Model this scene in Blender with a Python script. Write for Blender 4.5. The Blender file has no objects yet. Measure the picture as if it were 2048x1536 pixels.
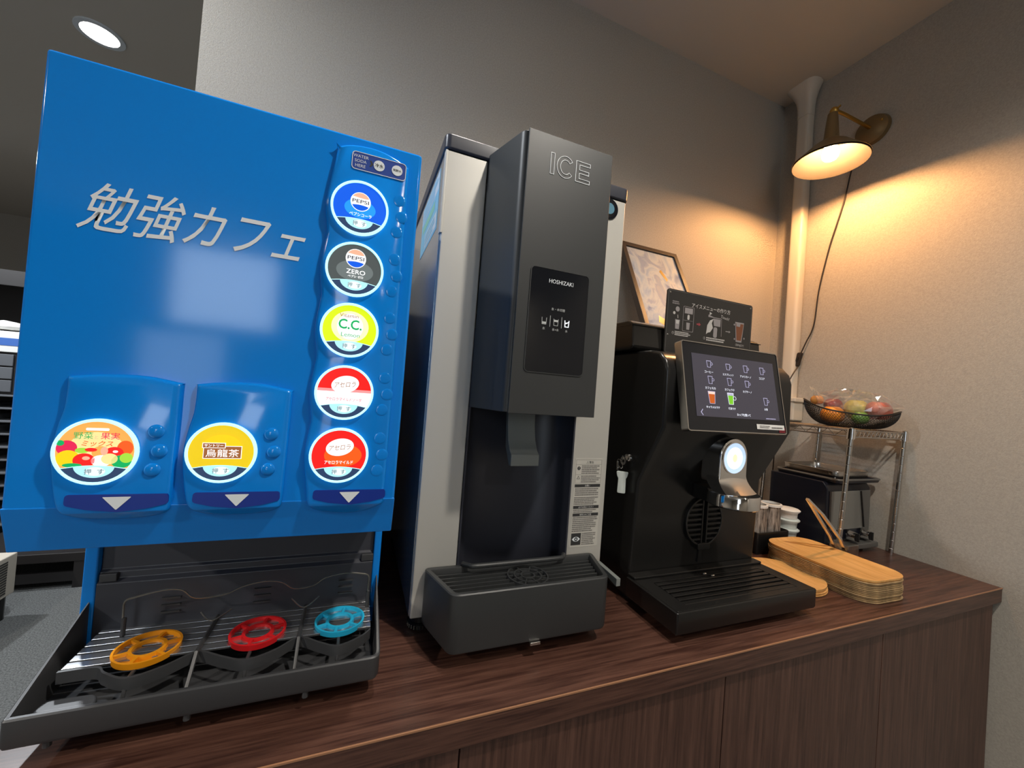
import bpy, bmesh, math, random
from mathutils import Vector, Matrix
random.seed(7)
S = bpy.context.scene
COL = S.collection
ZO = 1.3                      # eye height above the floor; all z below are given relative to the eye
R = math.radians
PI = math.pi

# ------------------------------------------------------------------ camera, world, lights, exposure
cam = bpy.data.cameras.new('camera')
cam.sensor_fit = 'HORIZONTAL'; cam.sensor_width = 36.0; cam.lens = 780.2 / 2048 * 36
cam.clip_start = 0.01; cam.clip_end = 60
camo = bpy.data.objects.new('camera', cam); COL.objects.link(camo)
_y, _p, _r = 0.374489, 0.018187, 0.07671
_f = Vector((math.sin(_y) * math.cos(_p), math.cos(_y) * math.cos(_p), math.sin(_p)))
_rt = Vector((math.cos(_y), -math.sin(_y), 0)); _up = _rt.cross(_f)
_r2 = math.cos(_r) * _rt + math.sin(_r) * _up; _u2 = -math.sin(_r) * _rt + math.cos(_r) * _up
camo.matrix_world = Matrix(((_r2.x, _u2.x, -_f.x, 0), (_r2.y, _u2.y, -_f.y, 0), (_r2.z, _u2.z, -_f.z, ZO), (0, 0, 0, 1)))
S.camera = camo
S.view_settings.view_transform = 'Standard'; S.view_settings.look = 'None'
S.view_settings.gamma = 1.0; S.view_settings.use_curve_mapping = False
S.view_settings.exposure = 0.0
S.cycles.use_denoising = True
S.cycles.max_bounces = 8
S.cycles.sample_clamp_indirect = 4.0

W = bpy.data.worlds.new('world'); S.world = W; W.use_nodes = True
W.node_tree.nodes['Background'].inputs[0].default_value = (0.75, 0.85, 1.0, 1)
W.node_tree.nodes['Background'].inputs[1].default_value = 0.05

def spot(name, loc, target, watts, col, cone, blend=0.5, rad=0.04):
    l = bpy.data.lights.new(name, 'SPOT'); l.energy = watts; l.color = col
    l.spot_size = R(cone); l.spot_blend = blend; l.shadow_soft_size = rad
    o = bpy.data.objects.new(name, l); COL.objects.link(o)
    o.location = (loc[0], loc[1], loc[2] + ZO)
    d = Vector(target) - Vector(loc)
    o.rotation_euler = d.to_track_quat('-Z', 'Y').to_euler()
    return o
CEIL = 1.255
COOL = (0.90, 0.95, 1.0); NEUT = (1.0, 0.93, 0.83)
DOWN = [  # ceiling downlights, some only added as unseen fill: x, y, watts, colour, cone
    (0.62, -0.15, 66, NEUT, 150), (-0.92, 0.66, 60, COOL, 172), (-1.03, 2.00, 120, COOL, 150),
    (0.95, -1.25, 25, NEUT, 150), (-2.4, -0.6, 230, NEUT, 150), (-2.6, 2.9, 190, COOL, 160), (1.0, -2.9, 60, NEUT, 150), (0.25, 0.56, 34, NEUT, 62),  # the wide neutral ones on this line are added fill, out of view
]
for (x, y, w, c, cone) in DOWN:
    spot('downlight_lamp', (x, y, CEIL - 0.03), (x, y, -1), w, c, cone, 0.7, 0.035)

# ------------------------------------------------------------------ materials
def lin(r, g, b):
    f = lambda c: ((c / 255) / 12.92) if c <= 10 else (((c / 255) + 0.055) / 1.055) ** 2.4
    return (f(r), f(g), f(b))
def M(name, col, rough=0.5, metal=0.0, coat=0.0, noise=None, bump=None, emit=None, es=1.0, spec=0.5, trans=0.0, grain=None, ior=1.45, aniso=None):
    m = bpy.data.materials.new(name); m.use_nodes = True
    nt = m.node_tree; N = nt.nodes; L = nt.links; p = N['Principled BSDF']
    p.inputs['Base Color'].default_value = (*col, 1); p.inputs['Roughness'].default_value = rough
    p.inputs['Metallic'].default_value = metal; p.inputs['Coat Weight'].default_value = coat
    p.inputs['Coat Roughness'].default_value = 0.05
    p.inputs['Specular IOR Level'].default_value = spec; p.inputs['Transmission Weight'].default_value = trans
    p.inputs['IOR'].default_value = ior
    if emit: p.inputs['Emission Color'].default_value = (*emit, 1); p.inputs['Emission Strength'].default_value = es
    if noise or bump or grain:
        tc = N.new('ShaderNodeTexCoord'); mp = N.new('ShaderNodeMapping'); L.new(tc.outputs['Object'], mp.inputs[0])
        if aniso: mp.inputs['Scale'].default_value = aniso
    if noise:
        n = N.new('ShaderNodeTexNoise'); n.inputs['Scale'].default_value = noise[0]; n.inputs['Detail'].default_value = 6
        L.new(mp.outputs[0], n.inputs['Vector'])
        cr = N.new('ShaderNodeValToRGB'); a = noise[1]
        cr.color_ramp.elements[0].position = 0.3; cr.color_ramp.elements[1].position = 0.7
        cr.color_ramp.elements[0].color = (*[c * (1 - a) for c in col], 1); cr.color_ramp.elements[1].color = (*[min(1, c * (1 + a)) for c in col], 1)
        L.new(n.outputs['Fac'], cr.inputs[0]); L.new(cr.outputs[0], p.inputs['Base Color'])
    if grain:  # two colours along a stretched noise
        n = N.new('ShaderNodeTexNoise'); n.inputs['Scale'].default_value = grain[0]; n.inputs['Detail'].default_value = 8; n.inputs['Roughness'].default_value = 0.65
        L.new(mp.outputs[0], n.inputs['Vector'])
        cr = N.new('ShaderNodeValToRGB'); cr.color_ramp.elements[0].position = 0.36; cr.color_ramp.elements[1].position = 0.66
        cr.color_ramp.elements[0].color = (*col, 1); cr.color_ramp.elements[1].color = (*grain[1], 1)
        L.new(n.outputs['Fac'], cr.inputs[0]); L.new(cr.outputs[0], p.inputs['Base Color'])
    if bump:
        b = N.new('ShaderNodeTexNoise'); b.inputs['Scale'].default_value = bump[0]; b.inputs['Detail'].default_value = 3
        L.new(mp.outputs[0], b.inputs['Vector'])
        bn = N.new('ShaderNodeBump'); bn.inputs['Strength'].default_value = bump[1]; bn.inputs['Distance'].default_value = bump[2] if len(bump) > 2 else 0.002
        L.new(b.outputs['Fac'], bn.inputs['Height']); L.new(bn.outputs[0], p.inputs['Normal'])
    return m
def EM(name, col, s=1.0):
    return M(name, tuple(c * 0.3 for c in col), 0.4, emit=col, es=s)
def clear_film(name, tint=(1, 1, 1), fac=0.12, rough=0.08, milk=0.0):
    m = bpy.data.materials.new(name); m.use_nodes = True; nt = m.node_tree; N = nt.nodes; L = nt.links
    N.remove(N['Principled BSDF']); out = N['Material Output']
    t = N.new('ShaderNodeBsdfTransparent'); t.inputs[0].default_value = (*tint, 1)
    g = N.new('ShaderNodeBsdfGlossy'); g.inputs['Roughness'].default_value = rough
    lw = N.new('ShaderNodeLayerWeight'); lw.inputs[0].default_value = 0.35
    ma = N.new('ShaderNodeMath'); ma.operation = 'MULTIPLY_ADD'; ma.inputs[1].default_value = 0.55; ma.inputs[2].default_value = fac
    L.new(lw.outputs['Facing'], ma.inputs[0])
    mx = N.new('ShaderNodeMixShader'); L.new(ma.outputs[0], mx.inputs[0]); L.new(t.outputs[0], mx.inputs[1]); L.new(g.outputs[0], mx.inputs[2])
    if milk:
        df = N.new('ShaderNodeBsdfDiffuse'); df.inputs[0].default_value = (0.8, 0.78, 0.74, 1); m2 = N.new('ShaderNodeMixShader'); m2.inputs[0].default_value = milk
        L.new(mx.outputs[0], m2.inputs[1]); L.new(df.outputs[0], m2.inputs[2]); mx = m2
    L.new(mx.outputs[0], out.inputs[0]); return m

m_wall = M('wallpaper', (0.40, 0.365, 0.315), 0.8, noise=(260, 0.10), bump=(420, 0.55, 0.0015), spec=0.25)
m_ceil = M('ceiling_paper', (0.58, 0.53, 0.46), 0.85, bump=(300, 0.2, 0.001), spec=0.2)
m_carpet = M('carpet', (0.125, 0.128, 0.126), 0.95, noise=(170, 0.5), bump=(200, 0.8, 0.006), spec=0.1)
m_top = M('walnut_top', (0.036, 0.0145, 0.0105), 0.33, grain=(8, (0.112, 0.052, 0.036)), aniso=(0.9, 22, 22), bump=(14, 0.06, 0.0005))
m_door = M('walnut_door', (0.045, 0.0205, 0.0145), 0.42, grain=(8, (0.105, 0.051, 0.036)), aniso=(20, 20, 0.8))
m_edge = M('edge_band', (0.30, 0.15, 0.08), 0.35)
m_blue = M('blue_gloss', (0.003, 0.215, 0.720), 0.10, bump=(170, 0.03, 0.0005))
m_blue2 = M('blue_band', (0.003, 0.205, 0.690), 0.22)
m_navy = M('navy_print', (0.006, 0.028, 0.26), 0.35)
m_silver = M('silver_front', (0.50, 0.485, 0.445), 0.42, metal=0.25)
m_side = M('silver_side', (0.60, 0.62, 0.62), 0.16, metal=0.85)
m_dgrey = M('dark_grey', (0.035, 0.037, 0.038), 0.42)
m_dgrey2 = M('tray_grey', (0.042, 0.043, 0.046), 0.40)
m_splash = M('splash_dark', (0.040, 0.042, 0.052), 0.32)
m_recess = M('recess_dark', (0.030, 0.032, 0.043), 0.34)
m_lid = M('lid_dark', (0.028, 0.030, 0.042), 0.35)
m_black = M('black_gloss', (0.011, 0.0105, 0.010), 0.26)
m_blackm = M('black_satin', (0.009, 0.009, 0.009), 0.34)
m_glassblk = M('black_glass', (0.008, 0.009, 0.012), 0.07)
m_hop = M('smoked_hopper', (0.012, 0.011, 0.010), 0.12)
m_lever = M('lever_grey', (0.20, 0.215, 0.205), 0.45)
m_chrome = M('chrome', (0.80, 0.78, 0.76), 0.07, metal=1.0)
m_steel = M('steel', (0.55, 0.53, 0.50), 0.25, metal=1.0)
m_slat = M('slat_steel', (0.48, 0.49, 0.51), 0.26, metal=0.9)
m_wire = M('rail_wire', (0.30, 0.28, 0.24), 0.25, metal=0.8)
m_white = M('white_print', (0.72, 0.76, 0.79), 0.5)
m_paper = M('white_paper', (0.70, 0.69, 0.66), 0.6)
m_ink = M('ink', (0.03, 0.03, 0.03), 0.6)
m_beige = M('beige_duct', (0.62, 0.56, 0.47), 0.35)
m_cord = M('cord_black', (0.02, 0.012, 0.008), 0.5)
m_bam = M('bamboo', (0.60, 0.31, 0.09), 0.42, grain=(9, (0.78, 0.45, 0.16)), aniso=(10, 1, 10))
m_bamr = M('bamboo_cross', (0.62, 0.33, 0.10), 0.42, grain=(9, (0.76, 0.44, 0.17)), aniso=(9, 2, 9))
m_bamedge = M('bamboo_rim', (0.42, 0.29, 0.15), 0.6, noise=(60, 0.3))
m_brass = M('brass', (0.55, 0.33, 0.08), 0.3, metal=1.0)
m_shade = M('shade_lining_darkened', (0.030, 0.026, 0.022), 0.7, spec=0.2)  # off-white lining coloured dark so the bulb's light does not burn it out
m_shadeo = M('shade_outer', (0.25, 0.17, 0.08), 0.35, metal=0.6)
m_bulb = EM('bulb_glow', (1.0, 0.50, 0.19), 900.0)
m_led = EM('downlight_glow', (1.0, 0.97, 0.90), 26.0)
m_frame = M('frame_wood', (0.045, 0.030, 0.022), 0.4)
m_lidw = M('lid_plastic', (0.66, 0.70, 0.66), 0.3)
m_sleeve = M('cup_print', (0.05, 0.038, 0.030), 0.6, grain=(22, (0.42, 0.36, 0.31)), aniso=(7, 7, 1.1))
m_mesh = M('wire_mesh', (0.012, 0.010, 0.009), 0.4, metal=0.3)
m_film = clear_film('cellophane', (0.97, 0.97, 0.95), 0.12, 0.06, 0.07)
m_acr = clear_film('acrylic', (0.90, 0.91, 0.90), 0.10, 0.04)

# ------------------------------------------------------------------ geometry helpers
def FX(Y):            # frame of a face that looks toward -Y: u = x, v = z, w = outward
    return lambda u, v, w: (u, Y - w, v)
def FT(Z):            # looks up
    return lambda u, v, w: (u, v, Z + w)
def FL(X):            # looks toward -X ; u runs toward -Y
    return lambda u, v, w: (X - w, -u, v)
def rrect(cx, cy, w, h, r, n=5):
    r = min(r, w / 2 - 1e-5, h / 2 - 1e-5); P = []
    for (sx, sy, a0) in ((1, 1, 0), (-1, 1, 90), (-1, -1, 180), (1, -1, 270)):
        for k in range(n + 1):
            a = R(a0 + 90 * k / n)
            P.append((cx + sx * (w / 2 - r) + r * math.cos(a), cy + sy * (h / 2 - r) + r * math.sin(a)))
    return P
def circ(cx, cy, r, n=32, ry=None):
    ry = ry or r
    return [(cx + r * math.cos(2 * PI * k / n), cy + ry * math.sin(2 * PI * k / n)) for k in range(n)]
def rounded(poly, r, n=4):
    out = []; N = len(poly)
    for i in range(N):
        p = Vector(poly[i]); a = Vector(poly[i - 1]); b = Vector(poly[(i + 1) % N])
        ra = min(r, (a - p).length * 0.45, (b - p).length * 0.45)
        p0 = p + (a - p).normalized() * ra; p1 = p + (b - p).normalized() * ra
        for k in range(n + 1):
            t = k / n; q = (1 - t) ** 2 * p0 + 2 * t * (1 - t) * p + t * t * p1
            out.append((q.x, q.y))
    return out
def smooth_path(P, n=5, closed=False):
    P = [Vector(p) for p in P]; out = []; N = len(P)
    rng = range(N if closed else N - 1)
    for i in rng:
        p0 = P[i - 1] if (i > 0 or closed) else P[0]; p1 = P[i]; p2 = P[(i + 1) % N]; p3 = P[(i + 2) % N] if (closed or i + 2 < N) else P[-1]
        for k in range(n):
            t = k / n
            out.append(0.5 * ((2 * p1) + (p2 - p0) * t + (2 * p0 - 5 * p1 + 4 * p2 - p3) * t * t + (3 * p1 - p0 - 3 * p2 + p3) * t ** 3))
    if not closed: out.append(P[-1])
    return out

class B:
    def __init__(s): s.b = bmesh.new()
    def v(s, p): return s.b.verts.new(p)
    def loft(s, loops, caps=True):
        vs = [[s.v(p) for p in l] for l in loops]; n = len(vs[0])
        for a, c in zip(vs, vs[1:]):
            for i in range(n):
                j = (i + 1) % n; s.b.faces.new((a[i], a[j], c[j], c[i]))
        if caps:
            s.b.faces.new(list(reversed(vs[0]))); s.b.faces.new(vs[-1])
        return s
    def fp(s, pts, F, w0, w1):
        return s.loft([[F(u, v, w0) for u, v in pts], [F(u, v, w1) for u, v in pts]])
    def flat(s, pts, F, w):
        s.b.faces.new([s.v(F(u, v, w)) for u, v in pts]); return s
    def ring(s, outer, inner, F, w0, w1):
        n = len(outer)
        L = [[s.v(F(u, v, w)) for u, v in pts] for pts, w in ((outer, w0), (outer, w1), (inner, w1), (inner, w0))]
        for k in range(4):
            a, c = L[k], L[(k + 1) % 4]
            for i in range(n):
                j = (i + 1) % n; s.b.faces.new((a[i], a[j], c[j], c[i]))
        return s
    def box(s, x0, x1, y0, y1, z0, z1):
        return s.fp([(x0, y0), (x1, y0), (x1, y1), (x0, y1)], lambda u, v, w: (u, v, w), z0, z1)
    def prism_x(s, yz, x0, x1):
        return s.fp(yz, lambda u, v, w: (w, u, v), x0, x1)
    def lathe(s, prof, c, seg=24, ax='Z', caps=False, a0=0):
        loops = []
        for r, h in prof:
            l = []
            for k in range(seg):
                a = 2 * PI * k / seg + a0; x, y = r * math.cos(a), r * math.sin(a)
                q = {'Z': (x, y, h), 'Y': (x, h, y), 'X': (h, x, y)}[ax]
                l.append((c[0] + q[0], c[1] + q[1], c[2] + q[2]))
            loops.append(l)
        return s.loft(loops, caps)
    def cyl(s, c, r, h0, h1, seg=24, ax='Z', r2=None):
        return s.lathe([(r, h0), (r2 or r, h1)], c, seg, ax, True)
    def tube(s, pts, r, seg=6, closed=False):
        P = [Vector(p) for p in pts]; n = len(P); loops = []; prev = None
        for i in range(n):
            if closed: t = P[(i + 1) % n] - P[i - 1]
            else: t = P[min(i + 1, n - 1)] - P[max(i - 1, 0)]
            t.normalize()
            if prev is None:
                a = Vector((0, 0, 1)) if abs(t.z) < 0.9 else Vector((1, 0, 0)); nn = (a - t * a.dot(t)).normalized()
            else: nn = (prev - t * prev.dot(t)).normalized()
            prev = nn; bb = t.cross(nn)
            loops.append([P[i] + r * (math.cos(2 * PI * k / seg) * nn + math.sin(2 * PI * k / seg) * bb) for k in range(seg)])
        if closed: loops.append(loops[0])
        return s.loft(loops, not closed)
    def ball(s, c, r, sx=1, sy=1, sz=1, n=16):
        prof = [(max(1e-4, r * math.sin(PI * k / n)), -r * math.cos(PI * k / n)) for k in range(n + 1)]
        i0 = len(s.b.verts); s.lathe(prof, (0, 0, 0), n * 2, 'Z', True); s.b.verts.ensure_lookup_table()
        for v in list(s.b.verts)[i0:]: v.co = Vector((c[0] + v.co.x * sx, c[1] + v.co.y * sy, c[2] + v.co.z * sz))
        return s
    def dome(s, u, v, r, h, F, seg=14):
        L = []
        for k in range(5):
            a = PI / 2 * k / 4; L.append([F(p, q, h * math.sin(a)) for p, q in circ(u, v, max(1e-4, r * math.cos(a)), seg)])
        return s.loft(L, True)
    def each(s, fn):
        for v in s.b.verts: v.co = Vector(fn(v.co))
        return s

ORG = {}
def link(name, data, parent, org):
    o = bpy.data.objects.new(name, data); COL.objects.link(o)
    if parent is not None: o.parent = parent
    else: o.location = (org[0], org[1], org[2] + ZO)
    ORG[o] = Vector(org); return o
def obj(name, b, mat, parent=None, org=None, bevel=0, seg=2, smooth=True, ang=32, label=None):
    org = ORG[parent] if parent is not None else Vector(org or (0, 0, 0))
    bmesh.ops.recalc_face_normals(b.b, faces=b.b.faces)
    me = bpy.data.meshes.new(name); 
    for v in b.b.verts: v.co -= org
    b.b.to_mesh(me); b.b.free(); me.materials.append(mat)
    if smooth:
        me.shade_smooth(); me.set_sharp_from_angle(angle=R(ang))
    o = link(name, me, parent, org)
    if bevel:
        md = o.modifiers.new('bevel', 'BEVEL'); md.width = bevel; md.segments = seg; md.limit_method = 'ANGLE'; md.angle_limit = R(40); md.harden_normals = False
        o.modifiers.new('weighted_normal', 'WEIGHTED_NORMAL').keep_sharp = False
    if label: o['label'] = label
    return o
def tag(o, label, cat, group=None, kind=None):
    if label: o['label'] = label
    if cat: o['category'] = cat
    if group: o['group'] = group
    if kind: o['kind'] = kind
    return o
def thing(name, label, cat, loc, group=None):
    o = link(name, None, None, loc); o.empty_display_size = 0.05
    return tag(o, label, cat, group)
def struct(name, b, mat, **k):
    o = obj(name, b, mat, None, (0, 0, 0), **k); o['kind'] = 'structure'; return o
def kids(o): return [c for c in bpy.data.objects if c.parent is o]
def text(s, F, u, v, mat, parent, h=None, w=None, shear=0.0, bold=0.0, ext=0.0003, w0=0.0003, name='lettering', rot=0, outline=0.0, space=1.0):
    c = bpy.data.curves.new('t', 'FONT'); c.body = s; c.shear = shear; c.offset = bold; c.space_character = space; c.resolution_u = 3
    if outline: c.fill_mode = 'NONE'; c.bevel_depth = outline; c.bevel_resolution = 0
    t = bpy.data.objects.new('t', c); COL.objects.link(t)
    dg = bpy.context.evaluated_depsgraph_get(); me0 = bpy.data.meshes.new_from_object(t.evaluated_get(dg))
    xs = [q.co.x for q in me0.vertices]; ys = [q.co.y for q in me0.vertices]
    bw, bh = max(xs) - min(xs), max(ys) - min(ys); cx, cy = (max(xs) + min(xs)) / 2, (max(ys) + min(ys)) / 2
    if h is None: h = bh * w / bw
    if w is None: w = bw * h / bh
    b = B(); b.b.from_mesh(me0); sx, sy = w / bw, h / bh; ca, sa = math.cos(rot), math.sin(rot)
    zs = max(abs(q.co.z) for q in me0.vertices) or 1
    for q in b.b.verts:
        x, y = (q.co.x - cx) * sx, (q.co.y - cy) * sy
        q.co = Vector(F(u + x * ca - y * sa, v + x * sa + y * ca, w0 + (ext * (0.5 + 0.5 * q.co.z / zs) if outline else 0)))
    if not outline and ext > 0:
        pass
    bpy.data.objects.remove(t); bpy.data.curves.remove(c); bpy.data.meshes.remove(me0)
    return obj(name, b, mat, parent, smooth=False)

# ------------------------------------------------------------------ the room
XR, YB, XE = 1.548, 1.10, -0.397
struct('floor', B().box(-5, XR + 0.1, -4.2, 5.1, -1.36, -1.30), m_carpet)
struct('ceiling', B().box(-5, XR + 0.1, -4.2, 5.1, CEIL, CEIL + 0.08), m_ceil)
struct('wall_back', B().box(XE, XR + 0.1, YB, YB + 0.14, -1.3, CEIL), m_wall)
struct('wall_right', B().box(XR, XR + 0.1, -4.2, YB, -1.3, CEIL), m_wall)
struct('wall_far', B().box(-5, XR + 0.1, 5.0, 5.1, -1.3, CEIL), m_wall)
struct('wall_left', B().box(-5.1, -5, -4.2, 5.1, -1.3, CEIL), m_wall)
# the wall behind the viewer has a wide lit window; the front of the blue machine mirrors it
wb = B()
for (x0, x1, z0, z1) in ((-5, -2.20, -1.3, CEIL), (-0.90, XR, -1.3, CEIL), (-2.20, -0.90, 1.20, CEIL), (-2.20, -1.95, 0.28, 1.20), (-1.33, -0.90, -1.3, 0.30), (-1.95, -1.33, 0.28, 0.30)):
    wb.box(x0, x1, -4.2, -4.1, z0, z1)
struct('wall_front', wb, m_wall)
win = struct('window_1', B().box(-1.95, -0.90, -4.18, -4.17, 0.30, 1.20), EM('window_light', (0.80, 0.90, 1.0), 7.0))
for (a, b_, c, d) in ((-1.95, -1.91, 0.30, 1.20), (-0.94, -0.90, 0.30, 1.20), (-1.91, -0.94, 0.30, 0.34)):
    obj('window_frame', B().box(a, b_, -4.17, -4.11, c, d), m_dgrey, win)
dr = struct('door_1', B().box(-2.20, -1.33, -4.18, -4.17, -1.29, 0.28), EM('door_glass_light', (0.80, 0.90, 1.0), 3.0))
for (a, b_, c, d) in ((-2.20, -2.14, -1.29, 0.28), (-1.39, -1.33, -1.29, 0.28), (-2.14, -1.39, 0.22, 0.28), (-2.14, -1.39, -1.29, -1.15)):
    obj('door_frame', B().box(a, b_, -4.17, -4.11, c, d), m_dgrey, dr)
# recessed downlights, a few added as unseen fill; one lamp over each
DL = {0: 'round ceiling downlight in front of the counter, over the ice machine side', 1: 'round ceiling downlight left of the blue drink machine, before the wall end',
      2: 'bright round ceiling downlight beyond the end of the back wall, at top left', 3: 'added fill downlight in the ceiling behind the viewer, nearest the counter',
      4: 'added fill downlight in the ceiling far out to the left of the viewer', 5: 'round ceiling downlight over the reading shelf in the far room', 6: 'added fill downlight in the ceiling close to the lit window', 7: 'round ceiling downlight straight above the ice machine'}
for i, (x, y, w, c, cone) in enumerate(DOWN):
    t = thing('ceiling_downlight', DL[i], 'ceiling light', (x, y, CEIL))
    obj('trim_ring', B().ring(circ(x, y, 0.072, 28), circ(x, y, 0.055, 28), FT(CEIL), -0.006, -0.0002), m_white, t)
    obj('diffuser', B().cyl((x, y, CEIL), 0.0548, -0.003, -0.0005, 28), m_led, t)

# ------------------------------------------------------------------ counter
ct = thing('worktop', 'long dark walnut worktop slab under the drink machines, running to the right wall', 'worktop', (0.6, 0.78, -0.436))
obj('slab', B().box(-0.312, XR - 0.002, 0.4565, YB - 0.001, -0.436, -0.40), m_top, ct, bevel=0.0012)
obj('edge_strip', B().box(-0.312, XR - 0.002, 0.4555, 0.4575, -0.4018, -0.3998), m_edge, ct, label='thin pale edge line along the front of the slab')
SE = [-0.300, 0.151, 0.601, 1.050, 1.528]
CL = ['walnut cabinet under the blue drink machine, leftmost of the row', 'walnut cabinet with a flat door under the ice machine',
      'walnut cabinet with a flat door under the black coffee machine', 'walnut cabinet at the right end of the row against the wall']
for i in range(4):
    x0, x1 = SE[i], SE[i + 1]; c = thing('base_cabinet', CL[i], 'cabinet', ((x0 + x1) / 2, 0.78, -1.30), 'walnut base cabinets')
    obj('carcass', B().box(x0 + 0.001, x1 - 0.001, 0.484, YB - 0.002, -1.30, -0.4365), m_door, c)
    obj('door', B().box(x0 + 0.001, x1 - 0.001, 0.465, 0.483, -1.22, -0.4405), m_door, c, bevel=0.0008)

# ------------------------------------------------------------------ blue drink dispenser
X0, X1 = -0.294, 0.0525
D = thing('drink_dispenser', 'tall glossy blue drink dispenser with round lit buttons, left end of counter', 'drink dispenser', ((X0 + X1) / 2, 0.80, -0.40))
obj('body', B().prism_x([(0.500, 0.2865), (0.500, -0.1415), (0.5125, -0.187), (0.63, -0.187), (0.63, -0.17), (1.06, -0.17), (1.06, 0.2865)], X0, X1), m_blue, D, bevel=0.0035, seg=3)
obj('lower_band', B().prism_x([(0.4992, -0.1425), (0.5118, -0.1878), (0.53, -0.1878), (0.53, -0.1425)], X0 - 0.0003, X1 + 0.0003), m_blue2, D, bevel=0.0015)
obj('side_leg', B().box(X0, X0 + 0.0135, 0.632, 1.06, -0.40, -0.17), m_blue, D, bevel=0.002)
obj('side_leg', B().box(X1 - 0.0105, X1, 0.632, 1.06, -0.40, -0.17), m_blue, D, bevel=0.002)
sp = obj('splash_panel', B().prism_x([(0.640, -0.172), (0.640, -0.262), (0.637, -0.2645), (0.637, -0.273), (0.632, -0.277), (0.631, -0.395), (0.70, -0.395), (0.70, -0.172)], X0 + 0.0138, X1 - 0.0108), m_splash, D, bevel=0.001)
for x in (-0.268, 0.035):
    obj('clip', B().box(x - 0.010, x + 0.007, 0.6315, 0.6375, -0.275, -0.265), m_dgrey2, D, bevel=0.001)
for x in (-0.2, -0.1, 0.003):     # nozzles in front of the splash panel
    n = obj('nozzle', B().lathe([(0.002, -0.212), (0.011, -0.212), (0.012, -0.20), (0.015, -0.187), (0.002, -0.187)], (x, 0.590, 0), 16), m_dgrey2, D)
for x in (-0.203, -0.101, 0.006):
    for k in range(3):
        obj('splash_rib', B().box(x - 0.010, x + 0.010, 0.6285, 0.6315, -0.302 - 0.009 * k, -0.300 - 0.009 * k), m_dgrey2, D)

def panel(outline, org):
    P = [Vector((p[0], p[1])) for p in outline]; n = len(P)
    sg_ = 1 if sum(P[k - 1].x * P[k].y - P[k].x * P[k - 1].y for k in range(n)) > 0 else -1
    def ins(d):
        out = []
        for k in range(n):
            t = (P[(k + 1) % n] - P[k - 1]).normalized(); q = P[k] + Vector((-t.y, t.x)) * sg_ * d; out.append(q)
        def far(q):
            m = 9.0
            for i in range(n):
                a, c = P[i - 1], P[i]; e = c - a; t = max(0, min(1, (q - a).dot(e) / max(1e-12, e.dot(e)))); m = min(m, (a + e * t - q).length)
            return m
        ok = [d == 0 or far(q) > d * 0.97 for q in out]
        res = []
        for k in range(n):
            if ok[k]: res.append(out[k]); continue
            for r_ in range(1, n):
                if ok[(k + r_) % n]: res.append(out[(k + r_) % n]); break
                if ok[k - r_]: res.append(out[k - r_]); break
        return [(q.x, q.y) for q in res]
    b = B(); F = FX(0.500); b.loft([[F(u, v, w) for u, v in ins(d)] for d, w in ((0, -0.002), (0, 0.0025), (0.0006, 0.0046), (0.0018, 0.0062), (0.0034, 0.0070))])
    bmesh.ops.remove_doubles(b.b, verts=b.b.verts, dist=1e-5)
    bmesh.ops.bisect_plane(b.b, geom=b.b.verts[:] + b.b.edges[:] + b.b.faces[:], plane_co=(0, 0, -0.147), plane_no=(0, 0, 1), dist=1e-6)
    return b.each(lambda q: (q.x, q.y + max(0, -0.1470 - q.z) * 0.62, q.z))
def spl(P, n=4): return [(q.x, q.y) for q in smooth_path([(a, b, 0) for a, b in P], n, True)]
PL = [(-0.2545, -0.0190), (-0.2530, -0.0175), (-0.2304, -0.0140), (-0.198, -0.0130), (-0.1690, -0.0178), (-0.1672, -0.0195), (-0.1672, -0.030), (-0.1672, -0.0604), (-0.1678, -0.1061), (-0.1685, -0.140), (-0.172, -0.1500), (-0.1861, -0.1550), (-0.2127, -0.1565), (-0.2384, -0.1540), (-0.2520, -0.1460), (-0.2570, -0.130), (-0.2605, -0.105), (-0.2615, -0.0873), (-0.2590, -0.0660), (-0.2555, -0.0480), (-0.2545, -0.030)]
PM = [(x + 0.0992 + 0.0005, y) for x, y in PL]
PR = [(-0.0430, 0.2640), (-0.0425, 0.2665), (-0.028, 0.2730), (-0.002, 0.2755), (0.020, 0.2710), (0.0355, 0.2640), (0.0370, 0.2615), (0.0375, 0.245), (0.0385, 0.1243), (0.0395, -0.0522), (0.0395, -0.135), (0.0375, -0.148), (0.0193, -0.1575), (-0.0023, -0.1600), (-0.0290, -0.1560), (-0.0420, -0.1480), (-0.0455, -0.130)]
for zc in (-0.089, -0.0165, 0.056, 0.127, 0.199):
    PR += [(-0.0470, zc - 0.032), (-0.0500, zc - 0.010), (-0.0505, zc + 0.006), (-0.0478, zc + 0.030)]
PR = [p for i, p in enumerate(PR) if i < 17 or True]
for (P, lab) in ((PL, None), (PM, None), (PR, None)):
    obj('button_panel', panel(spl(P), None), m_blue, D, ang=50)
F7 = FX(0.4928)
# arrow plates under the buttons
for (xa, xb, xt) in ((-0.2470, -0.1690, -0.2088), (-0.1488, -0.0708, -0.1103), (-0.0376, 0.0402, 0.0006)):
    P = [(xa, -0.1293), (xb, -0.1297), (xb + 0.0004, -0.1395), (xb - 0.016, -0.1440), ((xa + xb) / 2, -0.1468), (xa + 0.016, -0.1440), (xa - 0.0004, -0.1395)]
    ap = obj('arrow_plate', B().fp(rounded(P, 0.003), F7, -0.0010, 0.0006), m_navy, D)
    obj('arrow_mark', B().flat(rounded([(xt - 0.0112, -0.1318), (xt + 0.0112, -0.1318), (xt, -0.1446)], 0.0012), F7, 0.0010), m_white, ap)
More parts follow.
